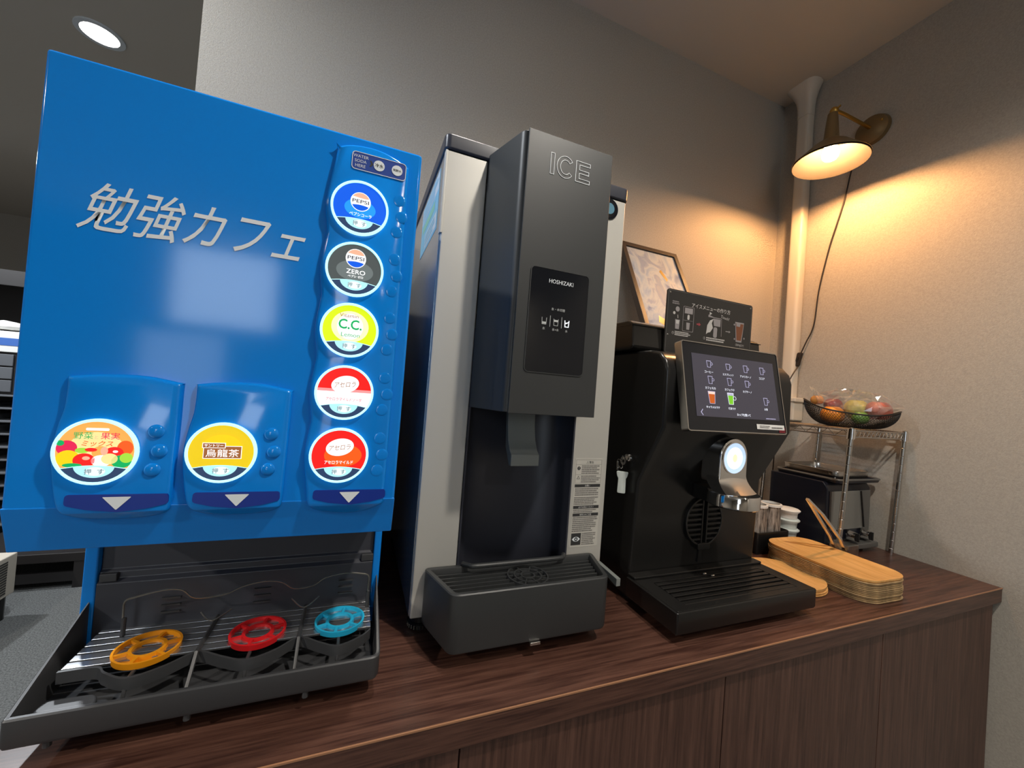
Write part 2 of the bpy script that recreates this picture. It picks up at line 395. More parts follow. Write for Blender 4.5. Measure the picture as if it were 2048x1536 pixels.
# water and soda plate
wp = obj('water_plate', B().fp(rrect(0.0035, 0.2545, 0.061, 0.021, 0.004), F7, -0.001, 0.0006), M('plate_blue', (0.022, 0.060, 0.30), 0.4), D)
obj('plate_outline', B().ring(rrect(0.0035, 0.2545, 0.0610, 0.0210, 0.004), rrect(0.0035, 0.2545, 0.0596, 0.0196, 0.0035), F7, 0.0007, 0.0010), m_white, wp)
for k, s in enumerate(('WATER', 'SODA', 'HERE')): text(s, F7, -0.0175, 0.2600 - 0.0055 * k, m_white, wp, h=0.0034, w0=0.0009)
obj('pointer', B().flat([(-0.0078, 0.2580), (-0.0058, 0.2580), (-0.0036, 0.2545), (-0.0058, 0.2510), (-0.0078, 0.2510), (-0.0060, 0.2545)], F7, 0.0009), m_ink, wp)
for (x, s) in ((0.0030, '冷水'), (0.0236, '炭酸水')):
    d = obj('selector_dot', B().fp(circ(x, 0.2545, 0.0062, 24), F7, 0.0004, 0.0012), m_white, wp)
    text(s, F7, x, 0.2545, m_ink, wp, w=0.0098, w0=0.0014, bold=0.01)

m_ringl = EM('ring_light', (0.50, 0.95, 1.0), 1.25)
m_push = EM('push_light', (0.45, 0.88, 0.98), 0.95)
m_pushc = EM('push_core', (0.75, 0.97, 1.0), 1.1)
m_bandk = EM('push_band', (0.022, 0.045, 0.11), 1.0)
m_ew = EM('glow_white', (1.0, 1.0, 1.0), 1.1)
def E(n, r, g, b, s=1.0): return EM(n, lin(r, g, b), s)
m_er = E('glow_red', 235, 25, 20, 1.1); m_eo = E('glow_orange', 250, 170, 80); m_eg = E('glow_green', 0, 170, 90); m_ek = M('dark_print', (0.06, 0.06, 0.10), 0.5)
m_ecream = E('glow_cream', 255, 225, 150); m_ey = E('glow_yellow', 250, 205, 0); m_elime = E('glow_lime', 160, 215, 60); m_emag = E('glow_crimson', 225, 30, 80)
m_esal = E('glow_salmon', 255, 175, 145); m_ebl = E('glow_blue', 0, 90, 225); m_ebl2 = E('glow_azure', 30, 150, 255); m_egy = E('glow_grey', 120, 130, 130, 0.7); m_egy2 = E('glow_grey_dark', 85, 92, 92, 0.7)
m_ecc = E('glow_lemon', 215, 235, 10); m_epal = E('glow_pale_yellow', 255, 255, 190); m_ebr = E('glow_brown', 165, 100, 50, 0.8); m_eor2 = E('glow_deep_orange', 250, 90, 20)
m_egold = E('glow_gold', 235, 200, 10, 0.95)
RB = 0.0288
def clipc(P, r, cx, cy):
    out = []
    for x, y in P:
        d = math.hypot(x - cx, y - cy)
        if d > r: x, y = cx + (x - cx) * r / d, cy + (y - cy) * r / d
        out.append((x, y))
    return out
def lay(name, pts, w, mat, par, cx, cz, clip=True):
    P = [(cx + a, cz + b) for a, b in pts]
    if clip: P = clipc(P, RB, cx, cz)
    return obj(name, B().flat(P, F7, w), mat, par, smooth=False)
def button(cx, cz, base, label):
    b = B().ring(circ(cx, cz, 0.0315, 48), circ(cx, cz, 0.0288, 48), F7, -0.001, 0.0048)
    bt = obj('drink_button', b, m_ringl, D, bevel=0.0012, label=label)
    obj('button_face', B().fp(circ(cx, cz, 0.0290, 48), F7, -0.001, 0.0030), base, bt)
    arc = [(-0.0245 + 0.0490 * k / 16, -0.0158 + 0.0030 * (1 - ((k - 8) / 8) ** 2)) for k in range(17)]
    low = [(RB * math.cos(a), RB * math.sin(a)) for a in [R(-34 - 112 * k / 24) for k in range(25)]]
    lay('push_band', arc + low, 0.0034, m_bandk, bt, cx, cz)
    lay('band_line', arc + [(x, y - 0.0007) for x, y in reversed(arc)], 0.0036, m_ringl, bt, cx, cz)
    pe = [(0.0150 * math.cos(R(-180 * k / 20)), -0.0138 + 0.0108 * math.sin(R(-180 * k / 20))) for k in range(21)] + [(x, y - 0.0006) for x, y in reversed(arc) if abs(x) < 0.0146]
    lay('push_plate', pe, 0.0037, m_push, bt, cx, cz)
    lay('push_core', circ(0.001, -0.0185, 0.0075, 24, 0.0042), 0.0039, m_pushc, bt, cx, cz)
    text('押', F7, cx - 0.0042, cz - 0.0186, m_ek, bt, h=0.0052, w0=0.0042)
    text('す', F7, cx + 0.0052, cz - 0.0186, m_ek, bt, h=0.0050, w0=0.0042)
    for (dx, dz) in ((0.0430, 0.0205), (0.0468, 0.0010), (0.0425, -0.0180)):
        obj('indicator_dome', B().dome(cx + dx, cz + dz, 0.0070, 0.0030 if cx < -0.1 else 0.0006, F7, 20), m_blue, D, ang=60)
    return bt
def globe(bt, cx, cz, dy=0.0070, r=0.0110):
    lay('globe_disc', circ(0, dy, r, 36), 0.0034, m_ew, bt, cx, cz)
    ri = r * 0.93
    top = [(ri * math.cos(a), dy + ri * math.sin(a)) for a in [R(28 + 124 * k / 14) for k in range(15)]]
    top += [(-ri * 0.88 + 2 * ri * 0.88 * k / 10, dy + ri * (0.47 - 0.05 * math.sin(PI * k / 10) + 0.10 * (1 - k / 10) - 0.05)) for k in range(1, 10)]
    lay('globe_top', top, 0.0037, m_esal, bt, cx, cz)
    bot = [(ri * math.cos(a), dy + ri * math.sin(a)) for a in [R(-152 + 124 * k / 14) for k in range(15)]]
    bot += [(ri * 0.88 - 2 * ri * 0.88 * k / 10, dy - ri * (0.45 - 0.10 * math.sin(PI * k / 10))) for k in range(1, 10)]
    lay('globe_bottom', bot, 0.0037, m_ebl, bt, cx, cz)
    text('PEPSI', F7, cx, cz + dy + 0.0002, m_ek, bt, w=0.0180, h=0.0042, bold=0.012, w0=0.0040)
cx = -0.0137
bt = button(cx, 0.199, m_ebl, 'blue cola button, topmost of the right column')
lay('glow_patch', circ(0, -0.001, 0.0170, 32, 0.0110), 0.0032, m_ebl2, bt, cx, 0.199)
globe(bt, cx, 0.199); text('ペプシコーラ', F7, cx + 0.001, 0.199 - 0.0082, m_ew, bt, w=0.0240, h=0.0040, bold=0.008, w0=0.0040)
bt = button(cx, 0.127, m_egy2, 'grey zero cola button, second from the top')
lay('glow_patch', circ(0, -0.002, 0.0200, 32, 0.0120), 0.0032, m_egy, bt, cx, 0.127)
globe(bt, cx, 0.127, 0.0125); text('ZERO', F7, cx + 0.001, 0.127 - 0.0032, m_ew, bt, w=0.0205, h=0.0052, bold=0.010, w0=0.0040)
text('ペプシ ゼロ', F7, cx + 0.001, 0.127 - 0.0085, m_ew, bt, w=0.0165, h=0.0030, bold=0.02, w0=0.0040)
bt = button(cx, 0.056, m_ecc, 'yellow lemon drink button, middle of the right column')
lay('glow_patch', circ(0, 0.004, 0.0200, 32, 0.0180), 0.0031, m_epal, bt, cx, 0.056)
lay('glow_patch', circ(0, 0.004, 0.0140, 32, 0.0150), 0.0033, m_ew, bt, cx, 0.056)
text('Vitamin', F7, cx - 0.002, 0.056 + 0.0165, m_ebr, bt, w=0.0200, h=0.0042, w0=0.0040)
text('C.C.', F7, cx, 0.056 + 0.0065, m_eg, bt, w=0.0250, h=0.0115, bold=0.02, w0=0.0040)
text('Lemon', F7, cx + 0.001, 0.056 - 0.0055, m_eg, bt, w=0.0200, h=0.0048, w0=0.0040)
m_esoft = E('glow_rose', 255, 150, 150)
for (cz, soda) in ((-0.0165, 1), (-0.089, 0)):
    bt = button(cx, cz, m_er, 'red and white soda button, second from the bottom' if soda else 'red fruit drink button, lowest of the right column')
    if soda:
        for (y, w, mt) in ((0.004, 0.0031, m_esoft), (0.0008, 0.0033, m_ew)):
            a0 = math.degrees(math.asin(y / RB)); lay('fade_band', [(RB * math.cos(a), RB * math.sin(a)) for a in [R(180 - a0 + (180 + 2 * a0) * k / 30) for k in range(31)]], w, mt, bt, cx, cz)
    else:
        lay('glow_patch', circ(0.004, 0.000, 0.0200, 32, 0.0130), 0.0031, m_eor2, bt, cx, cz)
    ca, sa = math.cos(R(12)), math.sin(R(12))
    lay('oval_badge', [(x * ca - y * sa, 0.0095 + x * sa + y * ca) for x, y in circ(0, 0, 0.0148, 36, 0.0098)], 0.0036, m_ew, bt, cx, cz)
    text('アセロラ', F7, cx, cz + 0.0092, m_ebr, bt, w=0.0230, h=0.0060, shear=0.2, w0=0.0041, rot=R(6))
    text('アセロラマイルドソーダ' if soda else 'アセロラマイルド', F7, cx, cz - 0.0078, m_emag if soda else m_ew, bt, w=0.038 if soda else 0.030, h=0.0040, bold=0.006 if soda else 0.01, w0=0.0041)
# vegetable and fruit button
cx, cz = -0.2265, -0.088
bt = button(cx, cz, m_eo, 'vegetable and fruit juice button, far left')
lay('glow_patch', circ(0, 0.004, 0.0200, 32, 0.0150), 0.0031, m_ecream, bt, cx, cz)
lay('glow_patch', rrect(0, 0.0215, 0.017, 0.0024, 0.001), 0.0033, m_ew, bt, cx, cz)
for (dx, dy, rx, ry, mt, ww) in ((-0.0210, 0.0035, 0.0075, 0.0070, m_emag, 1), (-0.0195, -0.0065, 0.0085, 0.0078, m_ey, 2), (-0.0080, -0.0082, 0.0080, 0.0068, m_er, 3), (0.0215, 0.0040, 0.0062, 0.0072, m_eor2, 1), (0.0135, -0.0010, 0.0072, 0.0060, m_er, 2), (0.0035, -0.0005, 0.0065, 0.0060, m_eo, 1), (0.0045, -0.0085, 0.0075, 0.0055, m_ew, 3), (0.0105, -0.0065, 0.0062, 0.0052, m_ecream, 4), (0.0195, -0.0090, 0.0078, 0.0062, m_eg, 4), (0.0230, -0.0055, 0.0050, 0.0048, m_elime, 5), (-0.0100, 0.0012, 0.0050, 0.0026, m_elime, 3), (-0.0035, 0.0020, 0.0045, 0.0018, m_er, 4), (-0.0255, 0.0080, 0.0028, 0.0026, m_eg, 5), (-0.0160, -0.0128, 0.0070, 0.0020, m_eg, 4), (-0.0065, -0.0060, 0.0028, 0.0018, m_esal, 5), (0.0145, 0.0005, 0.0020, 0.0012, m_ew, 5), (0.0062, 0.0010, 0.0028, 0.0040, m_esal, 4)):
    lay('printed_fruit', circ(dx, dy, rx, 22, ry), 0.0031 + 0.00008 * ww, mt, bt, cx, cz)
text('野菜', F7, cx - 0.0095, cz + 0.0155, m_eg, bt, w=0.0140, h=0.0066, bold=0.004, w0=0.0040)
text('と', F7, cx, cz + 0.0140, m_esal, bt, h=0.0030, w0=0.0040)
text('果実', F7, cx + 0.0100, cz + 0.0155, m_emag, bt, w=0.0140, h=0.0066, bold=0.004, w0=0.0040)
text('ミックス', F7, cx + 0.001, cz + 0.0080, m_eor2, bt, w=0.0230, h=0.0055, bold=0.010, shear=0.25, w0=0.0040)
# oolong tea button
cx, cz = -0.1267, -0.0875
bt = button(cx, cz, m_egold, 'yellow oolong tea button, middle of the lower row')
lay('glow_patch', circ(0, 0.006, 0.0170, 32, 0.0130), 0.0031, m_ey, bt, cx, cz)
lay('name_box', [(-0.0160, -0.0062), (0.0178, -0.0062), (0.0178, 0.0072), (-0.0160, 0.0072)], 0.0033, m_ew, bt, cx, cz)
lay('name_box', [(-0.0154, -0.0056), (0.0172, -0.0056), (0.0172, 0.0066), (-0.0154, 0.0066)], 0.0035, m_ebr, bt, cx, cz)
lay('name_box', [(-0.0170, 0.0048), (0.0032, 0.0048), (0.0032, 0.0104), (-0.0170, 0.0104)], 0.0037, m_ew, bt, cx, cz)
lay('name_box', [(-0.0164, 0.0054), (0.0026, 0.0054), (0.0026, 0.0098), (-0.0164, 0.0098)], 0.0039, m_ebr, bt, cx, cz)
text('サントリー', F7, cx - 0.0070, cz + 0.0076, m_ew, bt, w=0.0165, h=0.0028, bold=0.02, w0=0.0041)
text('烏龍茶', F7, cx + 0.0010, cz - 0.0002, m_ew, bt, w=0.0290, h=0.0082, bold=0.004, w0=0.0041)
# shop lettering on the face
text('勉強カフェ', FX(0.5), -0.1645, 0.1475, m_white, D, w=0.1935, h=0.0480, shear=0.36, bold=0.004, w0=0.0006)

# drip tray with cup grille
def tray(outer, t, ztop, zbot, zfloor, lip=0.0):
    c = Vector((sum(p[0] for p in outer) / len(outer), sum(p[1] for p in outer) / len(outer)))
    def ins(d):
        out = []; n = len(outer)
        for i in range(n):
            p = Vector(outer[i]); tg = (Vector(outer[(i + 1) % n]) - Vector(outer[i - 1])).normalized(); nn = Vector((tg.y, -tg.x))
            if nn.dot(p - c) < 0: nn = -nn
            q = p - nn * d; out.append((q.x, q.y))
        return out
    i1 = ins(t); i2 = ins(t + 0.002)
    return B().loft([[(x, y, zbot) for x, y in ins(0.002)], [(x, y, zbot + 0.004) for x, y in outer], [(x, y, ztop(y) - 0.0015) for x, y in outer], [(x, y, ztop(y)) for x, y in ins(0.0015)],
                     [(x, y, ztop(y)) for x, y in ins(t - 0.001)], [(x, y, ztop(y) - 0.002) for x, y in i1], [(x, y, zfloor) for x, y in i2]])
ot = rounded([(-0.2865, 0.640), (-0.2885, 0.5145), (-0.280, 0.5138)], 0.004)[5:10] + rounded([(-0.2, 0.514), (0.0535, 0.517), (0.0500, 0.640)], 0.012)[5:10] + [(0.0500, 0.640), (-0.2865, 0.640)]
zt = lambda y: -0.3475 + max(0, y - 0.522) * 0.45
dt = obj('drip_tray', tray(ot, 0.0055, zt, -0.3765, -0.368), m_dgrey2, D)
for x in (-0.257, -0.145, -0.03):
    obj('tray_foot', B().cyl((x, 0.522, 0), 0.0035, -0.3840, -0.3755, 10), m_dgrey2, dt)
obj('tray_bump', B().fp(rounded([(-0.276, 0.528), (-0.225, 0.528), (-0.232, 0.546), (-0.274, 0.546)], 0.008), FT(0), -0.370, -0.3545), m_dgrey2, dt, bevel=0.004, seg=3)
SC = [(-0.272, 0.556), (-0.240, 0.555), (-0.228, 0.543), (-0.204, 0.5285), (-0.178, 0.538), (-0.156, 0.556), (-0.146, 0.557), (-0.122, 0.541), (-0.096, 0.5285), (-0.070, 0.538), (-0.050, 0.556), (-0.040, 0.557), (-0.020, 0.541), (0.002, 0.5285), (0.028, 0.540), (0.041, 0.554)]
sc = smooth_path([(a, b, 0) for a, b in SC], 7)
b = B(); n_ = len(sc)
lo = [[(p.x, p.y + dy, z) for p in sc] for dy, z in ((0, -0.346), (0, -0.3335), (0.0032, -0.3335), (0.0032, -0.346))]
vs = [[b.v(p) for p in l] for l in lo]
for k in range(4):
    a, c = vs[k], vs[(k + 1) % 4]
    for i in range(n_ - 1): b.b.faces.new((a[i], a[i + 1], c[i + 1], c[i]))
obj('scalloped_rim', b, m_dgrey2, D, ang=60)
for k in range(6):
    y = 0.5615 + 0.0128 * k
    obj('slat', B().box(-0.2715, 0.0415, y, y + 0.0104, -0.337, -0.334), m_slat, D, bevel=0.0006)
for x in (-0.151, -0.045):
    obj('cross_rod', B().tube([(x, 0.634, -0.3325), (x, 0.556, -0.3325), (x, 0.5245, -0.366)], 0.0022, 8), m_dgrey2, D)
for x in (-0.204, -0.096, 0.002):
    obj('cross_rod', B().tube([(x, 0.556, -0.338), (x, 0.532, -0.338), (x, 0.5245, -0.366)], 0.0020, 8), m_dgrey2, D)
def cup_ring(x, y, mat, lab):
    z = -0.3365
    b = B().lathe([(0.0305, 0), (0.0315, 0.0070), (0.0292, 0.0070), (0.0280, 0.0008), (0.0185, 0.0008), (0.0176, 0.0058), (0.0142, 0.0058), (0.0138, 0)], (x, y, z), 40)
    o = obj('cup_ring', b, mat, D, label=lab)
    for k in range(6):
        a = 2 * PI * k / 6 + 0.35; d = Vector((math.cos(a), math.sin(a))); n = Vector((-d.y, d.x))
        P = [Vector((x, y)) + d * r + n * s for r, s in ((0.0165, -0.0016), (0.0292, -0.0016), (0.0292, 0.0016), (0.0165, 0.0016))]
        obj('rib', B().fp([(p.x, p.y) for p in P], FT(z), 0.0005, 0.0060), mat, o)
cup_ring(-0.204, 0.577, M('ring_orange', (0.80, 0.30, 0.008), 0.35), 'orange cup ring')
cup_ring(-0.094, 0.580, M('ring_red', (0.62, 0.012, 0.016), 0.35), 'red cup ring')
cup_ring(0.002, 0.582, M('ring_cyan', (0.02, 0.42, 0.68), 0.3), 'light blue cup ring')
WR = [(-0.243, 0.614, -0.336), (-0.244, 0.613, -0.305), (-0.2425, 0.612, -0.2915), (-0.232, 0.612, -0.2875), (-0.206, 0.612, -0.282), (-0.187, 0.612, -0.284), (-0.172, 0.612, -0.296), (-0.141, 0.612, -0.295), (-0.122, 0.612, -0.287), (-0.097, 0.612, -0.2825), (-0.076, 0.612, -0.286), (-0.060, 0.612, -0.2965), (-0.036, 0.612, -0.2945), (-0.022, 0.612, -0.2855), (0.004, 0.612, -0.2815), (0.028, 0.612, -0.285), (0.0365, 0.612, -0.2895), (0.037, 0.613, -0.305), (0.0375, 0.614, -0.336)]
obj('guard_wire', B().tube(smooth_path(WR, 4), 0.0012, 6), m_wire, D)
for x in (-0.243, 0.0375):
    obj('wire_sleeve', B().cyl((x, 0.614, 0), 0.0026, -0.337, -0.312, 10), m_dgrey2, D)
obj('guard_wire', B().tube(smooth_path([(-0.165, 0.612, -0.315), (-0.150, 0.600, -0.321), (-0.132, 0.612, -0.315)], 4), 0.0010, 6), m_wire, D)
obj('guard_wire', B().tube(smooth_path([(-0.062, 0.612, -0.310), (-0.045, 0.600, -0.318), (-0.028, 0.612, -0.311)], 4), 0.0010, 6), m_wire, D)

# ------------------------------------------------------------------ ice and water dispenser
I = thing('ice_dispenser', 'silver and dark grey ice dispenser, middle machine of the counter', 'ice machine', (0.28, 0.84, -0.40))
obj('body', B().fp([(0.104, 0.628), (0.1735, 0.628), (0.1735, 0.695), (0.3785, 0.695), (0.3785, 0.628), (0.455, 0.628), (0.455, 1.05), (0.104, 1.05)], FT(0), -0.372, 0.3815), m_silver, I, bevel=0.0025)
obj('side_panel', B().box(0.1025, 0.1045, 0.634, 1.048, -0.370, 0.380), m_side, I, bevel=0.0006)
obj('corner_trim', B().box(0.1018, 0.1062, 0.6265, 0.6385, 0.245, 0.3805), m_silver, I, bevel=0.001)
obj('lid', B().fp(rrect(0.2795, 0.8385, 0.360, 0.428, 0.010), FT(0), 0.3825, 0.4075), m_lid, I, bevel=0.003)
lin_pts = [(0.1735, 0.6265), (0.1765, 0.6265), (0.181, 0.655), (0.200, 0.676), (0.235, 0.686), (0.276, 0.689), (0.317, 0.686), (0.352, 0.676), (0.371, 0.655), (0.3755, 0.6265), (0.3785, 0.6265), (0.3785, 0.6945), (0.1735, 0.6945)]
obj('splash_recess', B().fp(lin_pts, FT(0), -0.372, 0.10), m_recess, I, ang=40)
bp = [(0.1735, 0.6275), (0.1985, 0.545), (0.2025, 0.5385), (0.2085, 0.5360), (0.3500, 0.5360), (0.3555, 0.5385), (0.3590, 0.545), (0.3840, 0.6275)]
ib = obj('dispenser_box', B().fp(bp, FT(0), -0.0315, 0.391), m_dgrey, I, bevel=0.0015)
obj('front_cover', B().fp(rounded([(0.2065, 0.5355), (0.3545, 0.5355), (0.3545, 0.5325), (0.2065, 0.5325)], 0.001), FT(0), -0.0325, 0.3922), m_dgrey, I, bevel=0.0008)
obj('cover_seam', B().box(0.1780, 0.2050, 0.541, 0.6200, 0.1098, 0.1104), m_ink, I) if False else None
F5 = FX(0.5325)
dp = obj('control_panel', B().fp(rrect(0.2762, 0.1105, 0.099, 0.157, 0.006), F5, -0.0005, 0.0009), m_glassblk, I, bevel=0.0004)
obj('panel_bezel', B().ring(rrect(0.2762, 0.1105, 0.1020, 0.1600, 0.0075), rrect(0.2762, 0.1105, 0.0992, 0.1572, 0.0061), F5, -0.0004, 0.0012), m_dgrey, I)
m_ledw = EM('panel_led', (0.9, 0.95, 1.0), 1.3); m_leddim = EM('panel_dim', (0.75, 0.75, 0.70), 0.30)
text('HOSHIZAKI', F5, 0.2775, 0.1715, m_white, dp, w=0.0420, h=0.0062, bold=0.006, w0=0.0012)
text('氷・水切替', F5, 0.2755, 0.1295, m_leddim, dp, w=0.0235, w0=0.0012)
for (x, s, hot, lv) in ((0.2530, '氷', 0, 0), (0.2730, '氷+水', 0, 1), (0.2920, '水', 1, 2)):
    mm = m_ledw if hot else m_leddim; t = 0.0012 if hot else 0.0006
    g = obj('cup_symbol', B().fp([(x - 0.0042, 0.1150), (x - 0.0042 + t, 0.1150), (x - 0.0036 + t, 0.1045 + t), (x + 0.0036 - t, 0.1045 + t), (x + 0.0042 - t, 0.1150), (x + 0.0042, 0.1150), (x + 0.0036, 0.1045), (x - 0.0036, 0.1045)], F5, 0.0009, 0.0012), mm, dp, smooth=False)
    if lv == 0: obj('ice_mark', B().fp([(x - 0.0028, 0.1055), (x + 0.0028, 0.1055), (x + 0.0030, 0.1085), (x - 0.0030, 0.1085)], F5, 0.0009, 0.0012), mm, dp, smooth=False)
    if lv == 1: obj('ice_mark', B().fp([(x - 0.0032, 0.1105), (x + 0.0032, 0.1105), (x + 0.0034, 0.1135), (x - 0.0034, 0.1135)], F5, 0.0009, 0.0012), mm, dp, smooth=False)
    if lv == 2: obj('water_mark', B().fp([(x - 0.0034, 0.1112), (x, 0.1120), (x + 0.0034, 0.1135), (x + 0.0034, 0.1125), (x, 0.1100), (x - 0.0034, 0.1095)], F5, 0.0009, 0.0012), mm, dp, smooth=False)
    text(s, F5, x, 0.0985, m_leddim, dp, h=0.0042, w0=0.0012)
for x in (0.2630, 0.2828): obj('divider_line', B().box(x - 0.0003, x + 0.0003, 0.5312, 0.5316, 0.102, 0.119), m_leddim, dp)
def outline_letter(P, t=0.00085):
    n = len(P); In = []
    area = sum(P[k - 1][0] * P[k][1] - P[k][0] * P[k - 1][1] for k in range(n)); sg_ = 1 if area > 0 else -1
    for k in range(n):
        p, a, c = Vector(P[k]), Vector(P[k - 1]), Vector(P[(k + 1) % n])
        e1, e2 = (p - a).normalized(), (c - p).normalized()
        n1, n2 = Vector((-e1.y, e1.x)) * sg_, Vector((-e2.y, e2.x)) * sg_
        m_ = (n1 + n2).normalized(); q = p + m_ * (t / max(0.4, m_.dot(n1))); In.append((q.x, q.y))
    return obj('lettering', B().ring(P, In, F5, 0.0002, 0.0007), m_white, I, smooth=False)
outline_letter([(0.2440, 0.3330), (0.2510, 0.3330), (0.2510, 0.3660), (0.2440, 0.3660)])
cc, rx_, ry_ = (0.2700, 0.3495), 0.0152, 0.0172
co = [(cc[0] + rx_ * math.cos(R(38 + 284 * k / 28)), cc[1] + ry_ * math.sin(R(38 + 284 * k / 28))) for k in range(29)]
ci = [(cc[0] + (rx_ - 0.0068) * math.cos(R(38 + 284 * k / 28)), cc[1] + (ry_ - 0.0066) * math.sin(R(38 + 284 * k / 28))) for k in range(29)]
outline_letter(co + ci[::-1])
ex0, ex1, es = 0.2880, 0.3140, 0.0070
outline_letter([(ex0, 0.3330), (ex1, 0.3330), (ex1, 0.3392), (ex0 + es, 0.3392), (ex0 + es, 0.3466), (ex1 - 0.0020, 0.3466), (ex1 - 0.0020, 0.3526), (ex0 + es, 0.3526), (ex0 + es, 0.3598), (ex1, 0.3598), (ex1, 0.3660), (ex0, 0.3660)])
obj('lever', B().prism_x([(0.660, -0.030), (0.6480, -0.030), (0.6455, -0.060), (0.6390, -0.085), (0.6280, -0.102), (0.6190, -0.1085), (0.6185, -0.1280), (0.628, -0.1285), (0.650, -0.100)], 0.2520, 0.3050), m_lever, I, bevel=0.0012)
# drip tray
it = rounded([(0.1185, 0.6270), (0.1455, 0.5330), (0.4070, 0.5330), (0.4340, 0.6270)], 0.0125)
idt = obj('drip_tray', tray(it, 0.0085, lambda y: -0.2915, -0.3755, -0.318), m_dgrey, I)
for k in range(6):
    y = 0.5520 + 0.0115 * k; dx = (y - 0.533) * 0.287
    obj('grille_bar', B().box(0.1580 - dx, 0.3945 + dx, y - 0.0013, y + 0.0013, -0.3040, -0.2985), m_dgrey, idt)
for r in (0.011, 0.022, 0.033):
    obj('grille_ring', B().ring(circ(0.281, 0.5795, r + 0.0012, 32), circ(0.281, 0.5795, r - 0.0012, 32), FT(0), -0.3045, -0.2965), m_dgrey, idt)
for k in range(8):
    a = PI / 4 * k + 0.25; c_, s_ = math.cos(a), math.sin(a)
    obj('grille_spoke', B().fp([(0.281 + c_ * r - s_ * w, 0.5795 + s_ * r + c_ * w) for r, w in ((0.010, -0.001), (0.033, -0.001), (0.033, 0.001), (0.010, 0.001))], FT(0), -0.304, -0.2970), m_dgrey, idt)
obj('back_step', B().tube(smooth_path([(0.182, 0.622, -0.2885), (0.189, 0.612, -0.2875), (0.202, 0.606, -0.2870), (0.276, 0.606, -0.2870), (0.350, 0.606, -0.2870), (0.363, 0.612, -0.2875), (0.370, 0.622, -0.2885)], 4), 0.0040, 10), m_dgrey, idt)
obj('tray_latch', B().box(0.270, 0.287, 0.530, 0.545, -0.3795, -0.3750), m_steel, idt, bevel=0.0006)
obj('tray_bracket', B().prism_x([(0.553, -0.3075), (0.615, -0.3040), (0.615, -0.3075), (0.556, -0.3200), (0.553, -0.3200)], 0.4370, 0.4450), m_lever, I)
for (x, y) in ((0.126, 0.660), (0.433, 0.660), (0.126, 1.02), (0.433, 1.02)):
    f = obj('foot', B().lathe([(0.0005, -0.400), (0.0185, -0.400), (0.0185, -0.3905), (0.0155, -0.3895), (0.0155, -0.3715), (0.0005, -0.3715)], (x, y, 0), 20), m_blackm, I)
    obj('foot_ring', B().lathe([(0.0186, -0.3985), (0.0200, -0.3985), (0.0200, -0.3915), (0.0186, -0.3915)], (x, y, 0), 26), m_blackm, f, smooth=False)
    if y < 0.7:
        kb = B()
        for k in range(26):
            a = 2 * PI * k / 26; kb.box(x + 0.0204 * math.cos(a) - 0.0007, x + 0.0204 * math.cos(a) + 0.0007, y + 0.0204 * math.sin(a) - 0.0007, y + 0.0204 * math.sin(a) + 0.0007, -0.3980, -0.3920)
        obj('knurl', kb, m_steel, f, smooth=False)['kind'] = 'stuff'
obj('round_badge', B().lathe([(0.0005, -0.0035), (0.0130, -0.0035), (0.0145, -0.0030), (0.0195, -0.0030), (0.0205, 0.0)], (0.417, 0.6285, 0.360), 32, 'Y'), m_glassblk, I)
obj('badge_centre', B().cyl((0.417, 0.6250, 0.360), 0.0105, -0.0006, 0.0005, 24, 'Y'), M('badge_blue', (0.10, 0.22, 0.30), 0.2), I)
# warning label: strips and blurred lines of print
FB = FX(0.628)
wl = obj('warning_label', B().fp(rrect(0.4145, -0.1975, 0.0590, 0.1650, 0.001), FB, -0.0002, 0.0004), M('label_film', (0.50, 0.48, 0.43), 0.5), I)
def bars(par, F, x0, x1, z0, z1, n, mat, w, fill=0.62, jit=0.25, name='print_lines'):
    b = B(); p = (z1 - z0) / n
    for k in range(n):
        z = z1 - p * (k + 0.5); h = p * fill / 2; x = x0; xe = x1 - random.random() * jit * (x1 - x0)
        while x < xe:
            l = random.uniform(0.0008, 0.0030) * (x1 - x0) / 0.05; b.flat([(x, z - h), (min(x + l, xe), z - h), (min(x + l, xe), z + h), (x, z + h)], F, w); x += l + 0.0005
    o = obj(name, b, mat, par, smooth=False); o['kind'] = 'stuff'; return o
m_ink2 = M('fine_print', (0.16, 0.15, 0.14), 0.6)
text('⚠警告', FB, 0.4165, -0.1225, m_ink, wl, h=0.0052, w0=0.0006)
obj('label_box', B().ring(rrect(0.4145, -0.1395, 0.0560, 0.0440, 0.0005), rrect(0.4145, -0.1395, 0.0552, 0.0432, 0.0005), FB, 0.0004, 0.0006), m_ink2, wl)
obj('label_rule', B().flat([(0.387, -0.1263), (0.442, -0.1263), (0.442, -0.1267), (0.387, -0.1267)], FB, 0.0006), m_ink2, wl, smooth=False)
obj('label_rule', B().flat([(0.387, -0.1452), (0.442, -0.1452), (0.442, -0.1456), (0.387, -0.1456)], FB, 0.0006), m_ink2, wl, smooth=False)
obj('mandatory_mark', B().flat(circ(0.3930, -0.1335, 0.0034, 20), FB, 0.0006), m_ink, wl, smooth=False); text('!', FB, 0.3930, -0.1335, m_paper, wl, h=0.0042, w0=0.0008)
obj('caution_mark', B().ring([(0.3895, -0.1535), (0.3965, -0.1535), (0.3930, -0.1475)], [(0.3906, -0.1529), (0.3954, -0.1529), (0.3930, -0.1488)], FB, 0.0004, 0.0006), m_ink, wl)
bars(wl, FB, 0.399, 0.4415, -0.1445, -0.1275, 5, m_ink2, 0.0006); bars(wl, FB, 0.399, 0.4415, -0.1605, -0.1465, 4, m_ink2, 0.0006)
